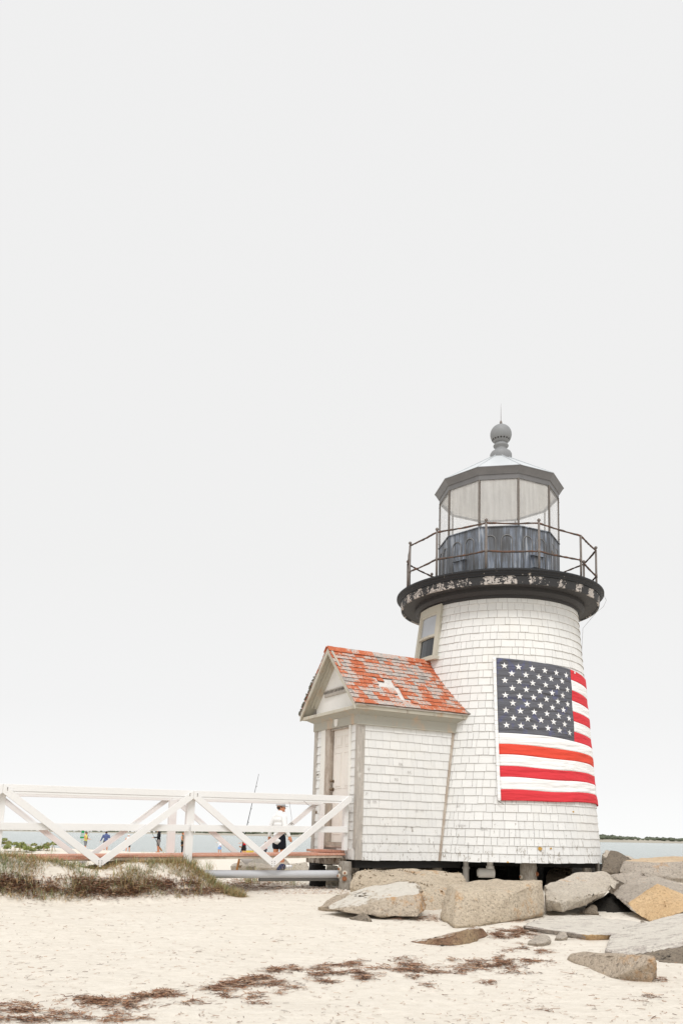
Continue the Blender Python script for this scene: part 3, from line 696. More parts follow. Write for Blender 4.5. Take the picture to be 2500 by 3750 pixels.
# roof
RM = obj('shed_roof', [(0, 0, 0)], [], M['roof'], LH, label='steep shed roof of worn red and grey cedar shingles with a bare patch')
mb = MB(); rake(mb, SO, 2.4, -.03, .0); mb.build('sheathing', M['sheath'], RM)
mb = MB(); NR = 14
hw = WS / 2 + .224; sl_ = sqrt(hw ** 2 + (HP - HE) ** 2)
nrm = {1: (-V * (HP - HE) / sl_ + Zv * hw / sl_), -1: (V * (HP - HE) / sl_ + Zv * hw / sl_)}
def RP(side, s, d, o):       # d: distance up the slope from the eave
    k = d / sl_; w = (E0 + hw * k) if side == 1 else (E1 - hw * k)
    return S(s, w, HE + (HP - HE) * k) + nrm[side] * o
for side in (1, -1):
    ex = sl_ / NR
    for i in range(NR):
        s = SO - .02 + random.uniform(0, .012); d0 = i * ex - (.02 if i == 0 else 0); d1 = (i + 1.7) * ex
        if i == NR - 1: d1 = sl_ + .005
        send = 2.35
        while s < send:
            w = random.choice([.08, .11, .13, .16, .19]) * random.uniform(.9, 1.1); s2 = s + w
            j, j2 = random.uniform(-.005, .005), random.uniform(-.005, .005); o = random.uniform(0, .005)
            mS = (s + s2) / 2; skip = side == 1 and any(i == a_ and b_ < mS < c_ for a_, b_, c_ in ((6, .40, .48), (6, .62, .76), (5, .42, .82), (4, .48, .84), (3, .70, .84), (2, .74, .86), (1, .80, .92)))
            if not skip:
                g = .002; tO = .022 + o
                dd1 = min(d1, sl_ + .004)
                c = [RP(side, s + g, d0 + j, .002), RP(side, s2 - g, d0 + j2, .002), RP(side, s2 - g, d0 + j2, tO), RP(side, s + g, d0 + j, tO), RP(side, s + g, dd1, .001), RP(side, s2 - g, dd1, .001), RP(side, s2 - g, dd1, .005), RP(side, s + g, dd1, .005)]
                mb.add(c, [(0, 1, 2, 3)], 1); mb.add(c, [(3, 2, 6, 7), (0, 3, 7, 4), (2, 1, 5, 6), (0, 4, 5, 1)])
            s = s2
mb.build('roof_shingles', [M['roof'], M['roof_butt']], RM)
mb = MB()
for side in (1, -1):
    s = SO - .025
    while s < 2.3:
        w = random.uniform(.11, .17); o = random.uniform(.0, .006)
        c = [RP(side, s, sl_ - .13, .022 + o), RP(side, s + w, sl_ - .13, .022 + o), RP(side, s + w, sl_ + .0, .022 + o), RP(side, s, sl_ + .0, .022 + o)]
        n = nrm[side] * .012; mb.hexa([c[0], c[1], c[2], c[3], c[0] + n, c[1] + n, c[2] + n, c[3] + n]); s += w * .98
mb.build('ridge_shingles', M['roof'], RM)
mb = MB()   # lichen along the left rake
for i in range(260):
    d = random.uniform(-.02, .62) * sl_ * (random.random() ** .3); p = RP(-1, SO + random.uniform(-.03, .03), abs(d), random.uniform(.005, .03)); mb.ball(p, random.uniform(.008, .02), 6)
mb.build('lichen', M['moss'], RM)
# loose flashing strip near right rake
mb = MB(); mb.hexa([RP(1, SO + .02, .62 * sl_, .02), RP(1, SO + .06, .62 * sl_, .024), RP(1, SO + .05, .93 * sl_, .024), RP(1, SO + .01, .93 * sl_, .02), RP(1, SO + .02, .62 * sl_, .03), RP(1, SO + .06, .62 * sl_, .034), RP(1, SO + .05, .93 * sl_, .034), RP(1, SO + .01, .93 * sl_, .03)])
mb.build('flashing', M['frieze'], RM)

# ---------------- pilings and pipes under the building
M['pile_wood'] = painted('split_weathered_pile', (.40, .37, .325), (.25, .22, .185), .42, .50, grain=(30, 30, 1.0), scale=5)
def pile(px, pytop, Y, r, zb_, mat='pile_wood', bolts=()):
    p = at(px, pytop, Y); mb = MB(); n = 9
    mb.tube([Vector((p.x + random.uniform(-.004, .004), p.y, lerp(zb_, p.z, i / n))) for i in range(n + 1)], [r * random.uniform(.96, 1.05) for _ in range(n + 1)], 18, jit=.03)
    o = mb.build('piling', M[mat], LH)
    for (bx, by, kind) in bolts:
        q = at(bx, by, Y); v = Vector((p.x, p.y, q.z)); lat = q.x - p.x; lat = max(-r * .95, min(r * .95, lat)); d = Vector((lat, -sqrt(max(0, r * r - lat * lat)), 0)).normalized()
        q = v + d * r; mb = MB()
        if kind == 'w': mb.tube([q - d * .01, q + d * .012], .041, 18, 1); mb.tube([q, q + d * .018], .028, 12, 1); mb.tube([q, q + d * .032], .018, 6, 0)
        else: mb.tube([q - d * .01, q + d * .008], .04, 16, 1); mb.tube([q, q + d * .02], .040, 16, 0); mb.tube([q, q + d * .035], .026, 10, 0)
        mb.build('bolt', [M['rustbolt'], M['washer']], o, smooth=False)
    return o
pile(1264, 3154, 14.42, .105, -1.05, bolts=((1262, 3196, 'w'), (1261, 3217, 'r'), (1244, 3182, 'w'), (1238, 3207, 'w')))
pile(1164, 3168, 15.5, .145, -1.05, 'tar'); pile(1158, 3160, 17.2, .14, -1.1, 'tar'); pile(1340, 3154, 15.6, .12, -1.1, 'tar')
pile(1933, 3160, 15.35, .145, -1.15, bolts=((1900, 3211, 'w'), (1959, 3200, 'r'))); pile(2146, 3160, 16.1, .085, -1.15); pile(2186, 3160, 17.0, .04, -1.15)
pile(1600, 3154, 15.7, .09, -1.1); pile(1880, 3160, 17.5, .12, -1.1, 'tar'); pile(2010, 3160, 17.8, .12, -1.1, 'tar'); pile(1760, 3160, 18.2, .12, -1.1, 'tar')
part('floor_beam', [(.02, 2.2, .05, .25, H0 - .13, H0 - .01), (.05, 2.2, 1.35, 1.55, H0 - .13, H0 - .01), (.03, .2, .25, 1.35, H0 - .10, H0 - .01)], M['tar'])
mb = MB(); 
for dy in (-.9, 0, .9): mb.box(lambda a, b, c: Vector((a, b, c)), TC.x - 1.6, TC.x + 1.6, TC.y + dy - .1, TC.y + dy + .1, -.50, -.395)
mb.build('floor_beam', M['tar'], LH)
part('lime_crusted_sill', [(-.16, -.0, .30, 1.52, -.49, -.36)], M['stone_beam'], bv=.01)
def dpipe(pts, r, mat, name='drain_pipe'):
    mb = MB(); mb.tube(pts, r, 20); return mb.build(name, M[mat], LH, autosm=40)
q = at(1705, 3200, 15.7); mb = MB(); mb.tube([(q.x, q.y, -1.1), (q.x, q.y, -.50)], .055, 18); mb.tube([(q.x, q.y, -.55), (q.x, q.y, -.515)], .068, 18); mb.tube([(q.x, q.y, -.5), (q.x, q.y, -.39)], .05, 18); mb.build('drain_pipe', M['pvc'], LH, autosm=40)
q = at(1792, 3195, 15.4); mb = MB(); mb.tube([(q.x + .005, q.y, -.5), (q.x + .005, q.y, -.39)], .055, 18); mb.tube([(q.x + .005, q.y, -.53), (q.x + .005, q.y, -.48)], .072, 18)
mb.tube([(q.x - .22, q.y, -.605), (q.x - .2, q.y, -.605)], .06, 18); mb.tube([(q.x - .20, q.y, -.605), (q.x + .082, q.y, -.605)], .082, 22); mb.build('drain_pipe', M['pvc'], LH, autosm=40, label='white pipe elbow hanging below the tower floor')
# wall marks: orange lichen and graffiti
orl = simple('orange_lichen', (.52, .30, .07), .9, .3, 40)
for px, py, r in ((1976, 3108, .04), (2016, 3107, .018), (2098, 2973, .02), (1858, 3157, .016)):
    A, h = tower_hit(px, py, .02); mb = MB()
    pts = [(A + math.degrees(r / 1.9) * cos(t) * random.uniform(.8, 1.1), h + r * .8 * sin(t) * random.uniform(.8, 1.1)) for t in np.linspace(0, 2 * pi, 14)[:-1]]
    mb.add([TW(a, Rw(z) + .021, z) for a, z in pts] + [TW(a, Rw(z) + .012, z) for a, z in pts], [tuple(range(13))] + [(i, (i + 1) % 13, 13 + (i + 1) % 13, 13 + i) for i in range(13)])
    mb.build('lichen_spot', orl, LH)
graf = simple('pencil_graffiti', (.50, .48, .46), .9)
for px, py, s, hgt in ((1467, 2799, 'DK', .06), (1498, 2828, 'KK', .06), (1525, 2968, 'BB', .045), (1546, 2968, 'MK', .045), (1343, 2905, 'JV', .05), (1350, 2935, 'EJ', .06), (1372, 2935, 'GEL', .05), (1350, 2816, 'IV', .06), (1450, 2855, 'TG', .06)):
    p = ray(px, py); nn = -V; dd = (CN - V * .02).dot(nn) / p.dot(nn); p = p * dd
    text3d('scrawl', s, hgt, p + nn * .004, U, Zv, graf, LH, .001)
for px, py, s, hgt in ((1677, 2951, 'KH', .05), (1690, 3027, 'REGINA\n25', .04), (1714, 3095, 'S\nU\nM', .035), (1772, 3035, 'G+L', .07)):
    A, h = tower_hit(px, py, .02); xd = TW(A + 1, 1, 0) - TW(A - 1, 1, 0)
    text3d('scrawl', s, hgt, TW(A, Rw(h) + .022, h), xd.normalized(), Zv, graf, LH, .001)

# ------------------------------------------------------------------ FLAG
FL = thing('flag', TW(30, 1.8, 1.0), 'large stars-and-stripes flag hung flat around the tower wall, canton at upper left', 'flag')
FTL, FBL = tower_hit(1815, 2409, .03), tower_hit(1833, 2934, .03)
CTR, CBR = tower_hit(2084, 2452, .02), tower_hit(2101, 2720, .02)
FT_R = tower_hit(2120, 2478, .03)
EA = 118.0
hT = lambda A: interp(A, [FTL[0], (FTL[0] + CTR[0]) / 2, CTR[0], CTR[0] + 22, EA], [FTL[1], lerp(FTL[1], CTR[1], .5) - .01, CTR[1], CTR[1] - .06, CTR[1] - .1])
hBt = lambda A: FBL[1] + .03 * sin(radians((A - FBL[0]) * 1.6)) - .01 * sstep(0, 60, A)
def Aof(x, t):            # x: 0 hoist, 1 canton right edge, 2 fly end
    hoist = lerp(FTL[0], FBL[0], t); ce = CTR[0] + (CBR[0] - CTR[0]) * t / .535
    return lerp(hoist, ce, x) if x <= 1 else lerp(ce, EA, x - 1)
def flagp(x, t, off=0.0):
    A = Aof(x, t); a = hT(A); b = hBt(A); h = lerp(a, b, t)
    fold = .012 * sin((x * 5.2 + t * 11 + 1.1 * sin(x * 3)) * 2.1) * sstep(0, .15, x) * sstep(0, .12, t) * (1 - .45 * sstep(.5, .6, t))
    fold += .008 * noise.noise(Vector((x * 5 - t * 6, x * 3 + t * 9, 0))) + .010 * sin(t * 60) * sstep(1.02, 1.5, x) * .25
    wave = .018 * sin((x * 1.9 + .35) * pi) * sstep(.45, .7, t) * (1 - sstep(.93, 1.0, t) * .5)
    X_, T_ = x * 1.65, t * 2.95
    wr = sin((T_ - X_ * .62 + .10 * noise.noise(Vector((X_ * 2, T_ * 2, 4)))) * 2 * pi / .17) * (.5 + noise.noise(Vector((X_ * 1.6, T_ * 1.6, 9))))
    fold += .0105 * wr * sstep(.03, .2, x) * (1 - sstep(.9, 1.0, x)) * (1 - sstep(.50, .56, t)) * sstep(.02, .1, t)
    fold += .010 * sin((X_ * 1.0 + T_ * .25) * 2 * pi / .34 + 2 * noise.noise(Vector((X_ * 2, T_ * 2, 1)))) * sstep(.55, .75, t) * sstep(.45, .9, x)
    lip = .010 * sstep(.90, .96, t); wave -= .055 * sin(pi * t) * sstep(.45, 1.2, x)
    return TW(A, Rw(h) + .037 + fold * .6 + lip + off, h + wave)
def fgrid(x0, x1, t0, t1, nx, nt_, off=0.0):
    vs = [flagp(lerp(x0, x1, i / nx), lerp(t0, t1, j / nt_), off) for j in range(nt_ + 1) for i in range(nx + 1)]
    return vs, [(j * (nx + 1) + i, (j + 1) * (nx + 1) + i, (j + 1) * (nx + 1) + i + 1, j * (nx + 1) + i + 1) for j in range(nt_) for i in range(nx)]
def cloth(o):
    s = o.modifiers.new('thick', 'SOLIDIFY'); s.thickness = .003; s.offset = -1; return o
CT = cloth(obj('canton', *fgrid(0, 1, 0, .535, 60, 60), M['canton'], FL, smooth=True))
TB = [.535 * i / 7 for i in range(8)] + [(y - 2408) / 527 for y in (2731, 2771, 2812, 2852, 2896, 2935)]
for i in range(13):
    red = i % 2 == 0; m = M['red_cloth'] if red else M['white_cloth']
    if i == 8: m = M['red_cloth2']
    x0 = 1.0 if i < 7 else 0.0
    cloth(obj('stripe', *fgrid(x0, 2, TB[i], TB[i + 1], 40 if i < 7 else 90, 8), m, FL, smooth=True, label='red stripe' if red else 'white stripe'))
cloth(obj('hoist_band', *fgrid(-.038, 0, -.005, 1, 3, 60, .002), M['white_cloth'], FL, smooth=True))
for (x, t) in ((-.02, .012), (-.02, .992), (1.06, .012)):
    p = flagp(x, t, .004); A = Aof(x, t); d = (TW(A, 1, 0) - TW(A, 0, 0)); mb = MB(); mb.tube([p, p + d * .006], .022, 14); mb.build('grommet', M['white_cloth'], FL)
mb = MB(); p = flagp(-.03, 1.0, .005); mb.tube([p, p + Vector((.03, -.02, -.03)), p + Vector((.09, -.03, -.06))], .005, 5); mb.build('tie', M['mullion'], FL)
for r in range(9):
    n = 6 if r % 2 == 0 else 5
    for c in range(n):
        x = (1.0 / 12) * (1 + 2 * c + (1 if r % 2 else 0)) * .98 + .012; t = .535 * (r + 1.02) / 10.1
        sx_, st = .042, .0250; vs = [flagp(x, t, .0045)]
        for k in range(10):
            rr = 1 if k % 2 == 0 else .385; a = pi / 2 + k * pi / 5; vs.append(flagp(x + sx_ * rr * cos(a), t - st * rr * sin(a), .0045))
        obj('star', vs, [(0, 1 + k, 1 + (k + 1) % 10) for k in range(10)], M['white_cloth'], CT)

# ------------------------------------------------------------------ FOOTBRIDGE
BR = thing('footbridge', S(-4, .6, -.9), 'white wooden footbridge with crossed trussed railings and red plank deck leading to the shed door', 'footbridge')
zr = lambda s: .667 + .009 * s
zm = lambda s: .153 + .0115 * s
zd = lambda s: -.292 + .0135 * s
SE = -.10
def railing(w, out, lab):
    R_ = obj('railing', [(0, 0, 0)], [], M['bridge'], BR, label=lab)
    ps = [-.13, -2.875, -5.62, -8.4]; far = out > 0
    # out=-1: near side (towards -w); out=+1 far side
    def brd(name, s0, s1, z0f, z1f, wa, wb):
        mb = MB(); n = 10
        for i in range(n):
            a, b = lerp(s0, s1, i / n), lerp(s0, s1, (i + 1) / n)
            mb.hexa([S(a, wa, z0f(a)), S(b, wa, z0f(b)), S(b, wb, z0f(b)), S(a, wb, z0f(a)), S(a, wa, z1f(a)), S(b, wa, z1f(b)), S(b, wb, z1f(b)), S(a, wb, z1f(a))])
        o = mb.build(name, M['bridge'], R_)
        bm = bmesh.new(); bm.from_mesh(o.data); bmesh.ops.remove_doubles(bm, verts=bm.verts, dist=1e-5)
        bmesh.ops.delete(bm, geom=[f for f in bm.faces if len([1 for e_ in f.edges if len(e_.link_faces) > 2]) == 4], context='FACES_ONLY'); bm.to_mesh(o.data); bm.free(); return bevel(o, .004)
    # top rail, in two lengths that butt at the middle post
    for a, b in ((SE, -2.87), (-2.885, -5.61), (-5.625, -8.4)):
        brd('top_rail', b, a, lambda s: zr(s) - .095, lambda s: zr(s), w, w + out * .045)
        brd('top_rail', b, a, lambda s: zr(s) - .132, lambda s: zr(s) - .097, w - out * .01, w + out * .038)
        brd('mid_rail', b, a - .02, lambda s: zm(s) - .102, zm, w, w + out * .038)
    for i, s in enumerate(ps):
        wd = .12 if i else .07; mb = MB(); sl2 = .0
        bot = G(*S(s, w, 0).xy) - .3 if i else zd(s) + .05
        mb.hexa([S(s - wd / 2, w - out * .002, bot), S(s + wd / 2, w - out * .002, bot), S(s + wd / 2, w - out * .09, bot), S(s - wd / 2, w - out * .09, bot), S(s - wd / 2, w - out * .002, zr(s) - .11), S(s + wd / 2, w - out * .002, zr(s) - .11), S(s + wd / 2, w - out * .09, zr(s) - .11), S(s - wd / 2, w - out * .09, zr(s) - .11)])
        bevel(mb.build('post', M['bridge'], R_), .004)
    for i in range(3):
        mid_ = (ps[i] + ps[i + 1]) / 2 + (.01 if i == 0 else .03); zA = -.515
        for s0, sg_ in ((ps[i], 1), (ps[i + 1], -1)):
            th = .036; w0, w1 = w + out * (.047), w + out * (.047 + th)
            hb = .046 if not far else .036; tx, tz = (mid_ - s0), (zA - zr(s0)); L = hypot(tx, tz); tx, tz = tx / L, tz / L
            # board edge lines offset by hb perpendicular; cut plumb at the ends
            def line(k, s): # z on edge line k(+1 upper,-1 lower)
                nz = hb / abs(tx) * k; return zr(s0) - .062 + (s - s0) * (zA + hb / .76 - zr(s0) + .062) / (mid_ - s0) + nz
            sa, sb = s0 - sg_ * -.0, mid_ + sg_ * .0015
            sa = s0 - .002 * sg_ if i or sg_ < 0 else s0 + .035
            top = lambda s: min(line(1, s), zr(s) + .0)
            # polygon with clipped upper end
            def cross(k, z):  # s where edge line k reaches z
                a0_ = line(k, s0); a1_ = line(k, mid_); return s0 + (z - a0_) / (a1_ - a0_) * (mid_ - s0)
            poly = [(sa, min(line(-1, sa), zr(sa))), (sb, line(-1, sb)), (sb, line(1, sb)), (cross(1, zr(s0) - .001), zr(s0) - .001), (sa, zr(s0) - .001)]
            n = len(poly); vs = [S(a, w0, b) for a, b in poly] + [S(a, w1, b) for a, b in poly]
            fs = [tuple(range(n)), tuple(range(2 * n - 1, n - 1, -1))] + [(j, (j + 1) % n, n + (j + 1) % n, n + j) for j in range(n)]
            bm_ = MB(); bm_.add(vs, fs)
            for dz_ in (.03, .06, .09):
                for q_ in (mid_ - sg_ * .022, s0 + sg_ * .06):
                    zz_ = (zA + dz_) if q_ != s0 + sg_ * .06 else zr(s0) - .03 - dz_ * .6; p_ = S(q_, w1, zz_); bm_.tube([p_, p_ + V * (out * .004)], .0065, 7, 1)
            bevel(bm_.build('brace', [M['bridge'], M['rust']], R_), .003)
    return R_
railing(.12, -1, 'near railing with V braces'); railing(1.06, 1, 'far railing with V braces')
DK = obj('deck', [(0, 0, 0)], [], M['red'], BR)
w = .175
for k in range(6):
    w2 = w + .135; mb = MB(); n = 12; dz = random.uniform(-.003, .003)
    for s0, s1 in ((-2.93, SE - .0), (-5.7, -2.94), (-8.4, -5.71)):
        jz = random.uniform(-.003, .003)
        mb.hexa([S(s0, w, zd(s0) - .035 + jz), S(s1, w, zd(s1) - .035 + jz), S(s1, w2, zd(s1) - .035 + jz), S(s0, w2, zd(s0) - .035 + jz), S(s0, w, zd(s0) + jz), S(s1, w, zd(s1) + jz), S(s1, w2, zd(s1) + jz), S(s0, w2, zd(s0) + jz)])
    bevel(mb.build('plank', M['red'], DK), .004); w = w2 + .004
mb = MB()
for ww in (.19, .58, .93):
    mb.hexa([S(-8.4, ww, zd(-8.4) - .09), S(-.15, ww, zd(-.15) - .07), S(-.15, ww + .06, zd(-.15) - .07), S(-8.4, ww + .06, zd(-8.4) - .09), S(-8.4, ww, zd(-8.4) - .04), S(-.15, ww, zd(-.15) - .04), S(-.15, ww + .06, zd(-.15) - .04), S(-8.4, ww + .06, zd(-8.4) - .04)])
mb.build('deck_beam', M['beam'], BR)
mb = MB(); mb.hexa([S(-5.1, .168, zd(-5) - .062), S(-4.3, .168, zd(-4.3) - .060), S(-4.3, .186, zd(-4.3) - .060), S(-5.1, .186, zd(-5) - .062), S(-5.1, .168, zd(-5) - .028), S(-4.3, .168, zd(-4.3) - .03), S(-4.3, .186, zd(-4.3) - .03), S(-5.1, .186, zd(-5) - .028)]); mb.build('deck_patch', M['red'], BR)
bevel(MB.build((lambda m_: (m_.box(S, -.27, -.045, .32, 1.30, zd(0) + .003, zd(0) + .048), m_)[1])(MB()), 'step', M['red'], BR), .004)
for px, py in ((353, 3150), (357, 3156), (359, 3162), (355, 3168), (372, 3166), (374, 3158), (369, 3150), (352, 3161)):
    pass
# hanging cord with hook, wire and padlock
q0 = S(-1.12, .10, zr(-1.1) - .155); q0 = at(1059, 2936, 14.05); q1 = at(1067, 3017, 14.05)
CO = MB(); CO.tube([q0, q0.lerp(q1, .3) + Vector((.006, 0, 0)), q0.lerp(q1, .7) + Vector((.012, 0, 0)), q1], .0028, 5)
CO.tube([q1 + Vector((.035 * sin(t), 0, -.02 - .03 * cos(t) * .9 + .01)) for t in np.linspace(-2.0, 2.0, 9) + pi], .0045, 6)
CO.tube([q1 + Vector((0, 0, .01)), q1 + Vector((0, 0, -.02))], .009, 6)
tag(CO.build('hanging_hook', M['mullion'], None), 'thin cord with small iron hook hanging from the near top rail', 'hook')
mb = MB(); a, b = at(1113, 2934, 14.05), at(1158, 2958, 15.0); mb.tube([a, a.lerp(b, .4) + Vector((0, 0, -.03)), b], .003, 5)
PLk = mb.build('wire_loop', M['rust'], None); tag(PLk, 'thin wire sagging from the rail to the shed corner', 'wire')
mb = MB(); b = b + Vector((0, 0, -.03)); mb.hexa([b + Vector(v) for v in ((-.018, -.01, -.075), (.018, -.01, -.075), (.018, .01, -.075), (-.018, .01, -.075), (-.018, -.01, -.03), (.018, -.01, -.03), (.018, .01, -.03), (-.018, .01, -.03))])
mb.tube([b + Vector((.012 * cos(t), 0, -.03 + .025 * sin(t))) for t in np.linspace(0, pi, 7)], .004, 6)
tag(bevel(mb.build('padlock', M['brass'], None), .003), 'small brass padlock hanging at the shed corner by the railing', 'padlock')

# pipes beside the bridge
def hpipe(x0, x1, y, r, Yl, Yr, mat, name, lab):
    a, b = at(x0, y, Yl), at(x1, y - 0, Yr); z = (a.z + b.z) / 2; a.z = b.z = z; mb = MB(); n = 12
    mb.tube([a.lerp(b, i / n) for i in range(n + 1)], r, 24); o = mb.build(name, M[mat], None, autosm=40); tag(o, lab, 'pipe', 'pipes beside the footbridge'); return o
hpipe(700, 1236, 3201, .062, 13.45, 14.5, 'grey_pipe', 'drain_pipe', 'pale grey pipe running from the grassy dune to the bolted piling')
hpipe(950, 1236, 3217, .042, 13.95, 14.56, 'dark_pipe', 'conduit_pipe', 'thin dark pipe lying just under the pale grey pipe')

# ------------------------------------------------------------------ ROCKS
def rock(pts, mat, label, back=.5, bot=True, rough=.02, seed=0, mat2=None, sel=None, extra=(), bev=.03, sub=.055, name='boulder', grp='granite boulders around the lighthouse'):
    P = [at(*p) if p[2] else ground(p[0], p[1]) for p in pts]
    ymax = max(p.y for p in P)
    if bot:
        cx = sum(p.x for p in P) / len(P)
        for p in list(P):
            gz = G(p.x, p.y) - .12
            P.append(Vector((lerp(p.x, cx, .08), p.y + .12 + back * .1, min(p.z - .02, gz))))
    for e_ in extra: P.append(at(*e_))
    bm = bmesh.new()
    for p in P: bm.verts.new(p)
    bm.verts.ensure_lookup_table()
    r = bmesh.ops.convex_hull(bm, input=bm.verts)
    bmesh.ops.delete(bm, geom=list({g for g in r['geom_interior'] + r['geom_unused'] if isinstance(g, bmesh.types.BMVert)}), context='VERTS')
    bmesh.ops.dissolve_limit(bm, angle_limit=radians(9), verts=bm.verts, edges=bm.edges)
    bmesh.ops.bevel(bm, geom=list(bm.edges), offset=bev, segments=2, affect='EDGES', profile=.6)
    bmesh.ops.triangulate(bm, faces=bm.faces)
    for _ in range(9):
        le = [e_ for e_ in bm.edges if e_.calc_length() > sub]
        if not le or len(bm.faces) > 26000: break
        bmesh.ops.subdivide_edges(bm, edges=le, cuts=1); bmesh.ops.triangulate(bm, faces=[f for f in bm.faces if len(f.verts) > 3])
    bm.normal_update(); so_ = Vector((seed * 3.1, seed * 1.7, 0))
    for v in bm.verts:
        c = v.co; n = v.normal
        d = noise.fractal(c * 1.6 + so_, 1, 2, 4) * 1.6 + noise.fractal(c * 6 + so_, 1, 2, 3) * .55
        rd = noise.ridged_multi_fractal(c * 2.2 + so_, 1, 2, 3, 1, 2) * -.35; vd = noise.voronoi(c * 3.2 + so_)[0]; rd += (vd[1] - vd[0]) * 1.1 - .4
        v.co = c + n * ((d + rd) * rough * 1.15)
    bm.normal_update()
    me = bpy.data.meshes.new(name); bm.to_mesh(me); bm.free()
    a = np.array([v.co for v in me.vertices]); base = Vector(((a[:, 0].min() + a[:, 0].max()) / 2, (a[:, 1].min() + a[:, 1].max()) / 2, a[:, 2].min()))
    me.transform(Matrix.Translation(-base)); me.materials.append(M[mat])
    if mat2:
        me.materials.append(M[mat2])
        for f in me.polygons:
            if sel(f.normal, f.center + base): f.material_index = 1
    me.polygons.foreach_set('use_smooth', [True] * len(me.polygons))
    try: me.set_sharp_from_angle(angle=radians(38))
    except Exception: pass
    o = bpy.data.objects.new(name, me); COL.objects.link(o); o.location = base; tag(o, label, 'rock', grp); return o
def proj(p):
    d = p.dot(FW); return 1250 + F * p.dot(RT) / d, PPY - F * p.dot(UP) / d
def inpoly(p, poly):
    x, y = proj(p); c = False; j = len(poly) - 1
    for i in range(len(poly)):
        (xi, yi), (xj, yj) = poly[i], poly[j]
        if (yi > y) != (yj > y) and x < (xj - xi) * (y - yi) / (yj - yi) + xi: c = not c
        j = i
    return c
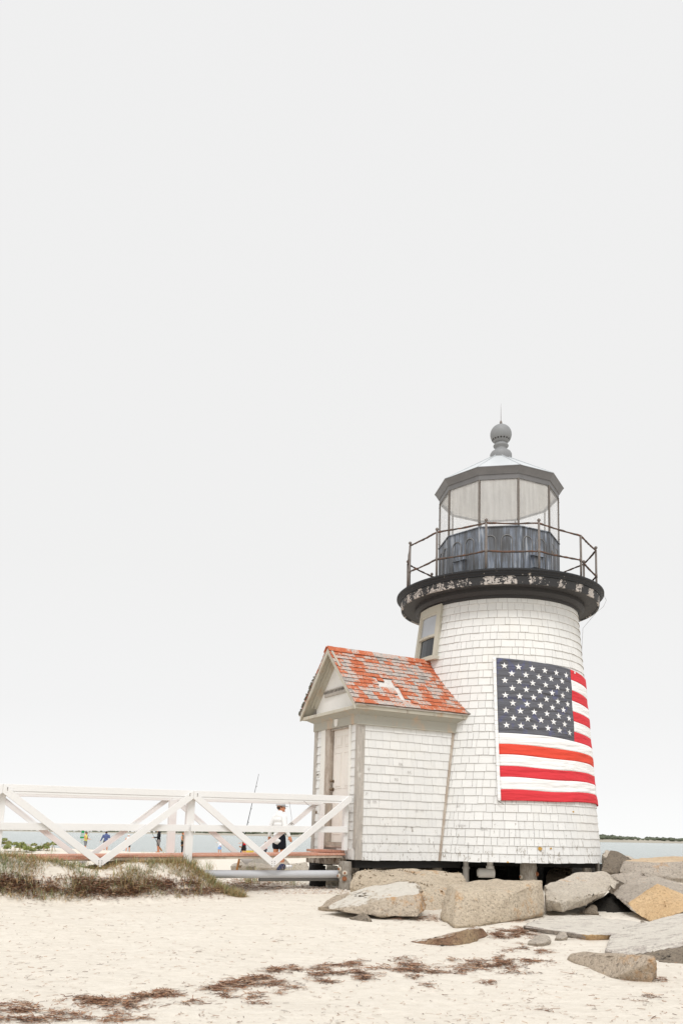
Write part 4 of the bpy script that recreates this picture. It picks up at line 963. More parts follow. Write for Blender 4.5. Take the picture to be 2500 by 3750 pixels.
RK = [
 ([(1190, 3328, 11.5), (1300, 3346, 11.2), (1420, 3354, 11.1), (1530, 3361, 11.1), (1563, 3335, 11.3), (1564, 3290, 11.6), (1540, 3242, 12.0), (1505, 3217, 12.6), (1440, 3220, 12.7), (1330, 3250, 12.2), (1270, 3275, 12.0), (1195, 3320, 11.6), (1545, 3262, 11.35), (1480, 3272, 11.25), (1390, 3300, 11.2), (1300, 3322, 11.25)],
  'rock_long', 'long flat beige rock with rust-edged thin left tip, propped on a small stone', dict(bot=False, extra=[(1300, 3320, 12.4), (1500, 3330, 12.7)], seed=1, bev=.02)),
 ([(1275, 3250, 13.3), (1281, 3192, 13.5), (1312, 3176, 13.7), (1430, 3170, 13.9), (1515, 3172, 14.1), (1640, 3183, 14.2), (1696, 3188, 14.3), (1728, 3238, 13.4), (1600, 3250, 12.6), (1440, 3240, 12.9), (1610, 3345, 12.0), (1560, 3340, 12.1)],
  'rock_beige', 'long rounded beige boulder against the foot of the shed wall', dict(seed=2, bev=.08, rough=.022)),
 ([(1603, 3356, 11.2), (1665, 3392, 10.65), (1760, 3388, 10.8), (1860, 3374, 11.1), (1995, 3343, 11.8), (1640, 3240, 11.5), (1672, 3256, 11.0), (1880, 3268, 11.25), (1987, 3223, 12.0), (1700, 3230, 12.4), (1850, 3219, 12.8), (1960, 3217, 13.0)],
  'rock_beige', 'large square-fronted beige block in front of the tower', dict(seed=3, bev=.02, rough=.016)),
 ([(1990, 3240, 13.2), (2100, 3201, 14), (2170, 3190, 14.2), (2215, 3188, 14.3), (2265, 3230, 13.6), (2240, 3245, 12.9), (2232, 3258, 12.6), (2160, 3314, 12.2), (2060, 3342, 11.7), (1997, 3337, 12.0), (1996, 3294, 12.0), (2045, 3300, 11.6), (2120, 3300, 11.9)],
  'rock_pale', 'broad pale tilted slab leaning over a dark hollow right of the square block', dict(bot=False, extra=[(2000, 3300, 13.6), (2120, 3290, 14.2)], seed=4, bev=.02)),
 ([(2237, 3272, 12.9), (2270, 3236, 13.4), (2325, 3213, 13.9), (2375, 3210, 14.0), (2430, 3222, 14.0), (2405, 3238, 12.5), (2298, 3308, 12.15), (2388, 3380, 11.5), (2300, 3330, 12.0), (2520, 3330, 11.7), (2560, 3250, 13), (2450, 3362, 11.45)],
  'rock_grey', 'grey boulder with a broken orange front face', dict(bot=False, extra=[(2500, 3300, 13.8), (2350, 3290, 13.8)], seed=5, bev=.02, mat2='rock_orange', sel=lambda n, c: inpoly(c, [(2296, 3308), (2404, 3236), (2470, 3262), (2600, 3320), (2500, 3420), (2380, 3400)]))),
 ([(2200, 3186, 16.0), (2210, 3148, 16.2), (2234, 3111, 16.6), (2262, 3126, 16.8), (2318, 3146, 16.8), (2268, 3176, 16.2), (2258, 3199, 15.9)],
  'rock_dark', 'dark pointed rock standing beside the right foot of the tower', dict(seed=6, bev=.015, rough=.018)),
 ([(2262, 3190, 15.5), (2280, 3158, 15.7), (2310, 3143, 16.6), (2450, 3138, 17.3), (2620, 3133, 17.8), (2640, 3146, 15.6), (2400, 3159, 15.4), (2480, 3226, 15.1), (2640, 3232, 15.0), (2340, 3200, 15.2)],
  'rock_grey', 'long grey boulder with a sandy orange top at the right edge, near the water', dict(seed=7, bev=.02, mat2='rock_tan', sel=lambda n, c: inpoly(c, [(2270, 3120), (2270, 3152), (2400, 3159), (2700, 3146), (2700, 3100)]))),
 ([(2222, 3203, 14.3), (2300, 3188, 14.4), (2370, 3195, 14.4), (2432, 3226, 14.2), (2500, 3230, 14.0), (2300, 3240, 13.9)],
  'rock_grey', 'low grey boulder wedged behind the pale tilted slab', dict(seed=8, bev=.06)),
 ([(2415, 3232, 13.4), (2480, 3222, 13.6), (2640, 3215, 13.8), (2640, 3330, 12.3), (2500, 3300, 12.5)],
  'rock_pale', 'pale boulder behind the orange-faced one at the right edge', dict(seed=9, bev=.05)),
 ([(1905, 3388, 10.6), (1990, 3352, 11.7), (2200, 3360, 11.6), (2380, 3382, 11.0), (2000, 3397, 10.5), (2080, 3401, 10.4), (2118, 3413, 10.1), (2150, 3424, 9.95), (2235, 3420, 10.0), (2300, 3408, 10.2), (2150, 3437, 0), (2235, 3430, 0), (2200, 3352, 12.1), (2345, 3370, 11.8)],
  'rock_sandy', 'low flat sand-dusted slab in front of the dark hollow', dict(seed=10, bev=.02, rough=.014, mat2='rock_orange', sel=lambda n, c: n.y < -.5 and c.x > at(2115, 3410, 10.2).x)),
 ([(2212, 3483, 9.2), (2235, 3408, 10.2), (2350, 3378, 10.9), (2520, 3337, 11.4), (2680, 3312, 11.6), (2305, 3495, 9.0), (2400, 3480, 8.95), (2520, 3458, 8.9), (2720, 3425, 8.9), (2400, 3525, 0), (2520, 3533, 0), (2720, 3540, 0)],
  'rock_sandy', 'wide pale slab with a dark chiselled lower edge at the right edge of the beach', dict(seed=11, bev=.02, rough=.012, mat2='rock_dark', sel=lambda n, c: inpoly(c, [(2290, 3500), (2400, 3482), (2520, 3460), (2800, 3415), (2800, 3650), (2290, 3650)]))),
 ([(2076, 3510, 8.8), (2090, 3494, 8.85), (2180, 3493, 8.5), (2392, 3500, 7.85), (2404, 3516, 7.75), (2411, 3582, 0), (2330, 3590, 0), (2230, 3584, 0), (2160, 3546, 0), (2100, 3526, 0), (2110, 3489, 9.1), (2388, 3495, 8.15)],
  'rock_buried', 'half-buried grey and brown block nearest the camera at lower right', dict(seed=12, bev=.015, rough=.016)),
 ([(1500, 3449, 0), (1560, 3461, 0), (1650, 3468, 0), (1720, 3457, 0), (1790, 3425, 0), (1772, 3398, 10.1), (1735, 3399, 9.85), (1690, 3408, 9.7), (1640, 3424, 9.6), (1590, 3438, 9.65), (1745, 3392, 10.5), (1690, 3400, 10.2)],
  'rock_rust', 'low red-brown rock with a long thin tail to the left, capped with sand', dict(seed=13, bev=.012, rough=.014)),
 ([(1272, 3354, 11.15), (1300, 3374, 10.9), (1366, 3371, 10.9), (1345, 3345, 11.05), (1312, 3338, 11.15)],
  'rock_dark', 'small brown stone under the long flat beige rock', dict(seed=14, bev=.02)),
 ([(1932, 3455, 9.6), (1950, 3428, 9.8), (1985, 3420, 9.9), (2018, 3440, 9.7), (1990, 3455, 9.5)], 'rock_grey', 'small grey stone in the sand beside the thick seaweed patch', dict(seed=15, bev=.03)),
 ([(2022, 3432, 9.9), (2042, 3404, 10.1), (2075, 3402, 10.1), (2086, 3425, 9.9), (2060, 3437, 9.8)], 'rock_grey', 'small rounded grey stone at the edge of the low flat slab', dict(seed=16, bev=.03)),
 ([(1152, 3318, 12.0), (1185, 3294, 12.3), (1225, 3272, 12.6), (1290, 3264, 12.8), (1310, 3300, 12.1), (1230, 3322, 11.85)], 'rock_buried', 'low rounded grey rock half buried in sand left of the long flat rock', dict(seed=17, bev=.06)),
 ([(2155, 3320, 12.3), (2172, 3310, 12.6), (2196, 3345, 12.2), (2120, 3345, 12.3)], 'rock_dark', 'small dark stone in the hollow below the pale tilted slab', dict(seed=18, bev=.02)),
 ([(2340, 3376, 11.2), (2352, 3364, 11.4), (2368, 3376, 11.2), (2355, 3380, 11.1)], 'rock_grey', 'fist-sized grey stone at the foot of the orange face', dict(seed=19, bev=.01)),
 ([(2198, 3125, 17.5), (2215, 3108, 18), (2280, 3128, 18), (2330, 3146, 17.5), (2240, 3150, 17)], 'rock_pale', 'pale rock behind the dark pointed one', dict(seed=20, bev=.05)),
 # under and behind the tower; black back boulders added to block light from beyond
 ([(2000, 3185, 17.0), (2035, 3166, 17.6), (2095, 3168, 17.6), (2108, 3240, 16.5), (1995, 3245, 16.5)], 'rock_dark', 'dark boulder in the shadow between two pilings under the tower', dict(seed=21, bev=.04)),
 ([(1800, 3190, 18.0), (1830, 3160, 18.6), (1990, 3162, 18.6), (2020, 3260, 17.4), (1790, 3260, 17.4)], 'rock_black', 'unseen black boulder added at the back under the tower behind the stoutest piling', dict(seed=22, bev=.05)),
 ([(1570, 3190, 18.0), (1600, 3156, 18.6), (1850, 3159, 18.6), (1860, 3260, 17.6), (1570, 3250, 17.6)], 'rock_black', 'long black boulder added at the back under the tower behind the white pipes', dict(seed=23, bev=.05)),
 ([(2060, 3180, 18.2), (2100, 3160, 18.8), (2230, 3155, 18.8), (2260, 3230, 18.0), (2060, 3250, 17.6)], 'rock_black', 'black boulder added at the back right under the tower', dict(seed=24, bev=.05)),
 ([(1275, 3172, 16.6), (1300, 3156, 16.9), (1620, 3154, 17), (1640, 3240, 16.4), (1280, 3240, 16.4)], 'rock_dark', 'boulder darkened to shade the gap under the shed floor', dict(seed=25, bev=.04)),  # stretched and coloured dark to stand in for shading below the floor
 ([(2120, 3335, 12.75), (2235, 3262, 13.3), (2300, 3300, 12.9), (2370, 3385, 12.0), (2140, 3372, 12.2), (2270, 3384, 11.95)], 'rock_black', 'black boulder added to darken the back of the hollow', dict(seed=26, bev=.05)),  # added rock, coloured black so the hollow reads as deep shade
 ([(2050, 3300, 14.3), (2100, 3240, 14.6), (2200, 3240, 14.6), (2220, 3340, 13.7), (2060, 3340, 13.6)], 'rock_dark', 'dark filler boulder added to block light behind the pale tilted slab', dict(seed=27, bev=.05)),  # filler rock added to keep light out of the gaps between slabs
 # behind the bridge
 ([(840, 3169, 21), (880, 3150, 22), (920, 3146, 22.5), (990, 3152, 22), (1000, 3165, 21), (900, 3170, 20.5)], 'rock_grey', 'flat grey rock behind the fishing rod handle', dict(seed=28, bev=.06)),
 ([(930, 3174, 20.5), (985, 3165, 21), (1010, 3148, 22), (1050, 3146, 22), (1066, 3160, 21), (1020, 3178, 20)], 'rock_grey', 'flat grey rock under the deck behind the navy bag', dict(seed=29, bev=.06)),
 ([(1035, 3188, 18.0), (1045, 3170, 18.2), (1100, 3158, 18.4), (1128, 3152, 18.2), (1135, 3190, 17.8)], 'rock_pale', 'pale boulder beside the black piling, with a bag resting on it', dict(seed=30, bev=.04)),
 ([(1188, 3190, 16.0), (1195, 3163, 16.2), (1240, 3165, 16.2), (1245, 3192, 16.0)], 'rock_pale', 'flat pale stone between the black piling and the bolted piling', dict(seed=31, bev=.02)),
]
for pts, mat, lab, kw in RK: rock(pts, mat, lab, **kw)

# ------------------------------------------------------------------ SEAWEED, GRASS, LITTER
class Strips:
    def __init__(s): s.v = []; s.f = []
    def add(s, pts, wd, up=Vector((0, 0, 1))):
        k = len(s.v); n = len(pts)
        for i, p in enumerate(pts):
            t = (pts[min(i + 1, n - 1)] - pts[max(i - 1, 0)]); b = t.cross(up)
            if b.length < 1e-6: b = Vector((1, 0, 0))
            b = b.normalized() * (wd[i] if isinstance(wd, list) else wd) * .5
            s.v.append(p - b); s.v.append(p + b)
        for i in range(n - 1): a = k + 2 * i; s.f.append((a, a + 1, a + 3, a + 2))
def strand(st, x, y, L, lift, wd=.006):
    a = random.uniform(0, 2 * pi); z = G(x, y) + random.uniform(.002, lift); p = Vector((x, y, z)); n = 4; pts = [p.copy()]; cur = random.uniform(-.9, .9)
    tilt = random.uniform(-.25, .35)
    for i in range(n):
        a += cur * random.uniform(.4, 1.2); p = p + Vector((cos(a), sin(a), tilt * random.uniform(-.5, 1))) * (L / n)
        p.z = max(p.z, G(p.x, p.y) + .003); pts.append(p.copy())
    st.add(pts, wd * random.uniform(.6, 1.3), Vector((random.uniform(-.8, .8), random.uniform(-.8, .8), 1)))
st = Strips()
# (px, py, rx, ry, count) ellipses on the photograph's ground
blobs = [(40, 3692, 90, 18, 700), (130, 3700, 60, 8, 160), (30, 3735, 120, 12, 350), (160, 3738, 90, 9, 200), (235, 3712, 55, 9, 200), (215, 3722, 30, 10, 80), (330, 3667, 75, 15, 700), (440, 3680, 90, 20, 900), (520, 3655, 60, 14, 420), (600, 3640, 45, 12, 420), (630, 3652, 30, 7, 130), (440, 3712, 25, 14, 90), (420, 3735, 60, 9, 230), (310, 3735, 30, 10, 120), (540, 3730, 30, 5, 60), (710, 3673, 45, 7, 110),
 (790, 3628, 35, 9, 180), (840, 3612, 60, 15, 600), (900, 3598, 55, 12, 450), (955, 3585, 50, 8, 330), (1010, 3602, 45, 10, 330), (840, 3648, 30, 8, 200), (925, 3648, 35, 10, 240), (950, 3675, 30, 5, 80), (1060, 3620, 30, 6, 90), (1030, 3636, 20, 4, 50),
 (1000, 3556, 40, 10, 260), (1060, 3548, 55, 8, 260), (1110, 3554, 40, 3, 60), (1165, 3548, 40, 7, 150), (1205, 3535, 25, 6, 110), (1190, 3567, 60, 5, 210), (1155, 3582, 30, 8, 190), (1195, 3600, 35, 6, 130), (1290, 3534, 45, 9, 300), (1315, 3520, 20, 6, 60), (1300, 3565, 60, 7, 330), (1340, 3585, 30, 10, 230), (1370, 3550, 60, 5, 120),
 (1480, 3515, 35, 10, 280), (1470, 3540, 60, 9, 250), (1530, 3540, 50, 10, 320), (1490, 3556, 50, 6, 180), (1570, 3558, 40, 8, 150), (1515, 3577, 20, 6, 90), (1670, 3562, 50, 5, 130), (1620, 3560, 50, 5, 90), (1740, 3534, 60, 12, 480), (1700, 3548, 40, 7, 160), (1835, 3535, 60, 16, 700), (1900, 3523, 70, 7, 330), (1960, 3525, 40, 6, 180), (1830, 3505, 12, 10, 80), (1860, 3562, 60, 3, 80), (1920, 3568, 50, 3, 60), (1740, 3520, 30, 4, 50), (1665, 3518, 30, 5, 60),
 (1915, 3472, 28, 6, 120), (1985, 3488, 38, 6, 170), (1860, 3486, 30, 5, 90), (1900, 3454, 12, 4, 25), (1565, 3608, 14, 7, 50), (1782, 3601, 24, 7, 90), (1880, 3418, 70, 16, 1500), (1960, 3408, 80, 12, 1100), (1840, 3430, 30, 10, 260), (1555, 3366, 35, 10, 200), (1590, 3358, 20, 8, 90), (1460, 3370, 20, 4, 40), (2090, 3440, 40, 3, 40), (2420, 3590, 30, 5, 40), (2380, 3650, 25, 7, 60), (2330, 3668, 14, 4, 25), (2220, 3660, 30, 4, 25), (1990, 3700, 18, 4, 25), (2100, 3575, 12, 8, 25), (1895, 3375, 20, 5, 60)]
def dens(px, py): return True
for px, py, rx, ry, n in blobs:
    for i in range(int(n * 1.02)):
        r = random.random() ** .5 if random.random() < .75 else random.uniform(.8, 1.9); a = random.uniform(0, 2 * pi)
        x_, y_ = px + rx * r * cos(a), py + ry * r * sin(a) * (1 if r < 1 else .8)
        # ragged outline
        if r > .5 and noise.noise(Vector((x_ * .03, y_ * .08, 0))) < -.02 and random.random() < .9: continue
        if noise.noise(Vector((x_ * .022, y_ * .075, 7))) < -.16: continue
        p = ground(x_, y_); strand(st, p.x, p.y, random.uniform(.03, .10) * (1.6 if random.random() < .12 else 1), .04 * max(.12, 1 - r) + .004, .0055)
for i in range(3600):      # loose bits everywhere on the sand
    x_, y_ = random.uniform(-50, 2550), random.uniform(3270, 3755)
    if noise.noise(Vector((x_ * .006, y_ * .015, 3))) < random.uniform(-.5, .25): continue
    p = ground(x_, y_); L = random.uniform(.015, .075)
    strand(st, p.x, p.y, L, .006, .0045)
# the thick wrack line at the foot of the dune
def wrackline(px):   # px -> (py centre, half height)
    return interp(px, [0, 150, 300, 420, 560, 700, 800, 900, 1010, 1100], [3240, 3262, 3252, 3258, 3250, 3255, 3258, 3238, 3240, 3245]), interp(px, [0, 300, 560, 700, 900, 1100], [28, 26, 22, 24, 20, 12])
for i in range(16500):
    px = random.uniform(-420, 1100) if random.random() < .85 else random.uniform(280, 520); c, hh = wrackline(px); y_ = c + random.gauss(0, hh * .62)
    if noise.noise(Vector((px * .011, y_ * .03, 4))) < random.uniform(-.40, .02): continue
    if px > 850 and random.random() < (px - 850) / 330: continue
    if px < 760 and y_ < 3200: continue
    if px >= 760 and y_ < 3222: continue
    p = ground(px, y_); strand(st, p.x, p.y, random.uniform(.03, .10), .05, .008)
tag(obj('seaweed', st.v, st.f, M['weed'], local=True), 'dry brown seaweed strewn in drifts over the sand', 'seaweed', kind='stuff')
# pebbles and shells near the piling
mb = MB()
for i in range(900):
    px, py = random.uniform(950, 1300), random.uniform(3236, 3275)
    if random.random() > 1 - abs(px - 1150) / 230: continue
    p = ground(px, py); r = random.uniform(.006, .022); k0 = len(mb.v); mb.ball(p + Vector((0, 0, r * .3)), r, 6, sc=(1, random.uniform(.6, 1), .6))
mp = Mat('pebbles', .8); mp.col(mp.ramp(mp.island(), [(0, (.40, .29, .21)), (.3, (.60, .50, .42)), (.6, (.72, .66, .60)), (1, (.50, .44, .40))]))
tag(mb.build('pebbles', mp.m, None, local=True), 'small pale pebbles and shells around the piling', 'pebbles', kind='stuff')

def blade(st, p, h, lean, wd, a, bend):
    n = 4; pts = []; q = p.copy(); el_ = pi / 2 - random.uniform(0, lean)
    for i in range(n + 1):
        pts.append(q.copy()); q = q + Vector((cos(a) * cos(el_), sin(a) * cos(el_), sin(el_))) * (h / n); el_ -= bend / n
    st.add(pts, [wd, wd, wd * .8, wd * .5, wd * .08], Vector((cos(a), sin(a), .3)))
sg1, sg2 = Strips(), Strips()
def cover(px, py):      # vegetation density on the dune face, by place along it
    v = noise.noise(Vector((px * .009, py * .02, 11))) + .5 * noise.noise(Vector((px * .03, py * .05, 2)))
    return v
tr = 0
while len(sg1.f) + len(sg2.f) < 4 * 25000 and tr < 160000:
    tr += 1; s_ = random.uniform(-8.9, -2.05); w_ = random.uniform(-interp(s_, [-2.9, -2.05], [.60, .28]), .16) if random.random() < .8 else random.uniform(-.1, .5)
    q = S(s_, w_, 0); z_ = G(q.x, q.y)
    v = noise.noise(Vector((s_ * 1.7, w_ * 3.0, 11))) + .6 * noise.noise(Vector((s_ * 5, w_ * 7, 2))) + (.35 if s_ > -3.3 else 0) + (.15 if s_ < -5.2 else 0) - .25 * sstep(-.45, -.75, w_)
    if v < random.uniform(-.38, .34): continue
    gv = noise.noise(Vector((s_ * 1.6, 5, w_ * 2))) + (.30 if s_ < -5.1 else 0) + (.15 if s_ > -3.0 else 0)
    green = random.random() < .20 + .75 * max(0, gv)
    h = random.uniform(.06, .18) * (1.2 if green else 1) * (1.1 if s_ > -3.2 else 1)
    if w_ > -.15: h *= .72 if s_ < -3.3 else .9
    blade(sg2 if green else sg1, Vector((q.x, q.y, z_ - .008)), h, 1.5 if not green else 1.1, random.uniform(.004, .009), random.choice([random.gauss(-.3, .7), random.gauss(3.4, .7), random.uniform(0, 6.28)]), random.uniform(.3, 1.9))
for px, py, n, hh in ((1060, 3222, 60, .35), (985, 3225, 40, .30), (905, 3235, 50, .40), (925, 3235, 70, .42), (1010, 3232, 30, .25), (1075, 3240, 60, .2), (540, 3168, 90, .30), (620, 3160, 160, .30), (470, 3175, 80, .25), (60, 3160, 120, .28), (300, 3165, 90, .22), (760, 3185, 60, .25), (705, 3168, 120, .26), (430, 3170, 50, .25), (180, 3160, 80, .26), (1025, 3228, 50, .3)):
    for i in range(n):
        p = ground(px + random.gauss(0, 14), py + random.gauss(0, 4), 5, 16); blade(sg2 if random.random() < .6 else sg1, p, hh * random.uniform(.5, 1.2), .6, random.uniform(.004, .007), random.uniform(0, 6.28), random.uniform(.3, 1.6))
GRo = tag(obj('beach_grass', sg1.v + sg2.v, sg1.f + [tuple(i + len(sg1.v) for i in f) for f in sg2.f], [M['straw'], M['blade']], local=True, mi=[0] * len(sg1.f) + [1] * len(sg2.f)), 'tangled tan and green dune grass under the bridge', 'grass', kind='stuff')
# shrubs on the far left dune and small plants
def shrub(px, py, Y, wid, hgt, n, label, name='beach_shrub', grp='low green shrubs on the sand beyond the bridge'):
    c = at(px, py, Y); c.z = G(c.x, c.y) - .02; T_ = thing(name, c, label, 'shrub', grp); mb = MB()
    cl_ = [(random.uniform(-.5, .5) * wid, random.uniform(-.4, .4) * wid * .6, random.uniform(.3, .75) * hgt, random.uniform(.18, .32)) for _ in range(max(4, int(9 * wid)))]
    for i in range(n):
        cx, cy, cz, cr_ = random.choice(cl_); d = Vector((random.gauss(0, 1), random.gauss(0, 1), random.gauss(0, 1))).normalized() * random.random() ** .4
        p = c + Vector((cx, cy, cz * (1 - (2 * cx / wid) ** 2 * .6))) + Vector((d.x * cr_ * wid * .35, d.y * cr_, abs(d.z) * cr_ * hgt))
        a = Vector((random.uniform(-1, 1), random.uniform(-1, 1), random.uniform(-.4, 1))).normalized(); b = a.orthogonal().normalized(); cc = a.cross(b); L = random.uniform(.03, .06)
        mb.add([p - b * L, p + cc * L * .45, p + b * L, p - cc * L * .45], [(0, 1, 2, 3)])
    mb.build('foliage', M['leaf'], T_); mb = MB()
    for i in range(8):
        q = c + Vector((random.uniform(-.4, .4) * wid, 0, 0)); mb.tube([q, q + Vector((random.uniform(-.1, .1), 0, hgt * .5)), q + Vector((random.uniform(-.2, .2), 0, hgt * .85))], [.012, .009, .004], 5)
    mb.build('stem', M['straw'], T_)
shrub(60, 3112, 34, 1.3, .42, 1700, 'broad bright green shrub at the left edge beyond the bridge')
shrub(120, 3112, 35, .8, .30, 800, 'low green shrub between the two taller green ones')
shrub(195, 3114, 35, 1.0, .42, 1300, 'bright green shrub with pale stems just left of the near brace')
shrub(20, 3108, 37, .9, .40, 800, 'green shrub partly hidden by the leftmost railing post')
shrub(338, 3118, 30, .42, .26, 300, 'small green plant between the crossed braces', 'beach_plant')
shrub(375, 3126, 30, .3, .16, 160, 'tiny green plant right of the small one between the braces', 'beach_plant')
shrub(485, 3126, 30, .25, .14, 120, 'tiny green plant behind the deck left of the hooded angler', 'beach_plant')
shrub(558, 3126, 30, .25, .17, 120, 'tiny green plant at the feet of the hooded angler', 'beach_plant')
shrub(592, 3127, 30, .22, .1, 90, 'lowest green sprig right of the hooded angler', 'beach_plant')
shrub(770, 3174, 14.6, .18, .2, 60, 'thin twiggy green plant between dune and bridge post', 'beach_plant')

# ------------------------------------------------------------------ PEOPLE
def remesh(o, vx):
    m = o.modifiers.new('remesh', 'REMESH'); m.mode = 'VOXEL'; m.voxel_size = vx; m.use_smooth_shade = True
    s = o.modifiers.new('smooth', 'SMOOTH'); s.factor = .5; s.iterations = 4; return o
def limb(mb, pts, rad):
    mb.tube([Vector(p) for p in pts], rad, 12)
    for p, r in zip(pts, rad): mb.ball(p, r, 10)
def hand(mb, w, d, up, k=1.0):
    d = Vector(d).normalized(); up = Vector(up); up = (up - d * up.dot(d)).normalized(); sd_ = d.cross(up); w = Vector(w)
    mb.beam(w, w + d * .09 * k, up, .075 * k, .026 * k)
    for i in range(4):
        o = sd_ * (i - 1.5) * .0195 * k; L = (.070, .080, .074, .058)[i] * k; b = w + d * .085 * k + o
        limb(mb, [b, b + d * L * .5 - up * .010 * k, b + d * L * .85 - up * .034 * k], [.0095 * k, .0088 * k, .0075 * k])
    b = w + d * .03 * k + sd_ * .035 * k; limb(mb, [b, b + sd_ * .028 * k + d * .03 * k, b + sd_ * .026 * k + d * .062 * k - up * .012], [.012 * k, .0105 * k, .009 * k])
def person(label, pos, H, face, arms, cols, vx=.016, hat=None, hair=None, sleeves='none', shorts='short', slen=.85, wide=1.26, lean=0, stride=.10, hood=False, head_turn=0, crouch=0):
    """local frame: faces -y, x to its left; built for 1.75 m and scaled"""
    T_ = thing('person', pos, label, 'person', 'people on the beach beyond the bridge', rz=face); k = H / 1.75; T_.scale = (k * wide, k * (wide * .96), k)
    hip, kn = .92 - crouch, .50 - crouch * .45; sh = 1.44 - crouch; L = lean
    mb = MB(); ty = lambda z: -L * max(0, z - hip)
    # torso
    for z, rx, ry in ((hip, .155, .115), (hip + .13, .14, .10), (hip + .30, .155, .11), (hip + .44, .165, .11), (sh + .0, .12, .09)):
        mb.ball((0, ty(z), z), 1, 16, sc=(rx, ry, .12))
    limb(mb, [(0, ty(sh), sh + .02), (0, ty(sh) - .015, sh + .12)], [.058, .052])
    hc = Vector((0, ty(sh) - .03, sh + .215))
    hd = Matrix.Rotation(head_turn, 4, 'Z')
    def HP_(x, y, z): return hc + hd @ Vector((x, y, z))
    mb.ball(hc + Vector((0, .01, .02)), 1, 18, sc=(.077, .095, .105)); mb.ball(HP_(0, -.035, -.045), 1, 14, sc=(.055, .058, .07))
    limb(mb, [HP_(0, -.085, .015), HP_(0, -.106, -.018)], [.010, .014]); mb.ball(HP_(0, -.088, -.052), .018, 8, sc=(1.3, .7, .6)); mb.ball(HP_(0, -.083, -.092), .02, 8)
    for sx_ in (-1, 1): mb.ball(HP_(.078 * sx_, .01, -.005), 1, 10, sc=(.012, .022, .032))
    feet = []
    for sx_, st_ in ((-1, stride), (1, -stride)):
        a, kx, f = Vector((.085 * sx_, ty(hip), hip)), Vector((.095 * sx_, -st_ * .6 - crouch * .5 - .02, kn)), Vector((.10 * sx_, -st_ + .02, .08))
        limb(mb, [a, a.lerp(kx, .5), kx, kx.lerp(f, .35) + Vector((0, .015, 0)), f], [.088, .076, .056, .055, .037])
        limb(mb, [f + Vector((0, .03, -.035)), f + Vector((0, -.06, -.045)), f + Vector((0.01 * sx_, -.15, -.055))], [.04, .036, .022])
        feet.append((a, kx, f))
    for sx_, (el_, wr) in zip((-1, 1), arms):
        s0 = Vector((.185 * sx_, ty(sh), sh - .02)); el_, wr = Vector(el_), Vector(wr)
        limb(mb, [s0 * .8 + Vector((0, 0, sh - .02)) * .2, s0, s0.lerp(el_, .5), el_, el_.lerp(wr, .4), wr], [.055, .056, .046, .038, .036, .024])
        hand(mb, wr, wr - el_, Vector((0, -.5, 1)) if abs((wr - el_).normalized().z) < .7 else Vector((sx_, 0, 0)), 1.0)
    body = remesh(mb.build('body', cols['skin'] if 'skin' in cols else M['skin'], T_, local=True), vx * .75)
    # eyes
    mb = MB()
    for sx_ in (-1, 1): mb.ball(HP_(.03 * sx_, -.083, .012), .009, 8)
    mb.build('eye', M['hair'], T_, local=True)
    # shirt
    mb = MB()
    for z, rx, ry in ((hip + .02, .165, .128), (hip + .13, .155, .118), (hip + .30, .168, .124), (hip + .42, .176, .126), (sh - .01, .150, .105), (sh + .045, .105, .085)):
        mb.ball((0, ty(z), z), 1, 16, sc=(rx, ry, .11))
    if 'hem' in cols: mb.ball((0, ty(hip) + .0, hip - .05 * cols['hem']), 1, 16, sc=(.176, .140, .09 + .01 * cols['hem']))
    if sleeves != 'none':
        for sx_, (el_, wr) in zip((-1, 1), arms):
            s0 = Vector((.175 * sx_, ty(sh), sh - .02)); el_, wr = Vector(el_), Vector(wr)
            if sleeves == 'long': limb(mb, [s0, s0.lerp(el_, .5), el_, el_.lerp(wr, .5), el_.lerp(wr, .93)], [.072, .064, .055, .050, .042])
            else: limb(mb, [s0, s0.lerp(el_, .75)], [.072, .062])
    if hood: mb.ball(hc + Vector((0, .025, .015)), 1, 16, sc=(.102, .11, .13)); mb.ball((0, ty(sh) + .03, sh + .06), 1, 12, sc=(.12, .09, .07))
    remesh(mb.build('hoodie' if hood else 'shirt', cols['shirt'], T_, local=True), vx)
    mb = MB(); mb.ball((0, ty(hip), hip - .0), 1, 16, sc=(.168, .132, .10))
    for a, kx, f in feet:
        if shorts == 'short': limb(mb, [a, a.lerp(kx, slen * .5), a.lerp(kx, slen)], [.102, .100, .094])
        else: limb(mb, [a, kx, kx.lerp(f, .5), f + Vector((0, 0, .02))], [.100, .075, .065, .055])
    remesh(mb.build('shorts' if shorts == 'short' else 'trousers', cols['shorts'], T_, local=True), vx)
    if hair:
        mb = MB(); mb.ball(hc + Vector((0, .022, .045 if not hat else .012)), 1, 18, sc=(.086, .095, .088) if not hat else (.080, .088, .055)); mb.ball(hc + Vector((0, .055, -.01)), 1, 12, sc=(.074, .055, .075) if not hat else (.068, .045, .05)); remesh(mb.build('hair', hair, T_, local=True), vx * .8)
    if hat:
        mb = MB(); prof = [(.092, .045), (.094, .07), (.088, .10), (.07, .128), (.04, .142), (.0, .147)]
        n = 20; vs = []; prof = [(r * 1.06, z + .006) for r, z in prof]
        for r, z in prof:
            for q in range(n): t = 2 * pi * q / n; vs.append(HP_(r * .93 * cos(t), r * 1.12 * sin(t) + .008, z - .005))
        mb.add(vs, [(j * n + q, j * n + (q + 1) % n, (j + 1) * n + (q + 1) % n, (j + 1) * n + q) for j in range(len(prof) - 1) for q in range(n)])
        hm = mb.build('cap', hat[0], T_, local=True, smooth=True); sol = hm.modifiers.new('t', 'SOLIDIFY'); sol.thickness = .006
        mb = MB(); vs = []; 
        for q in range(13):
            t = -pi + pi * q / 12; vs += [HP_(.084 * cos(t), .10 * sin(t) + .0, .045), HP_(.082 * cos(t), .10 * sin(t) * 1.0 - .075 * abs(sin(t)) ** .6, .030)]
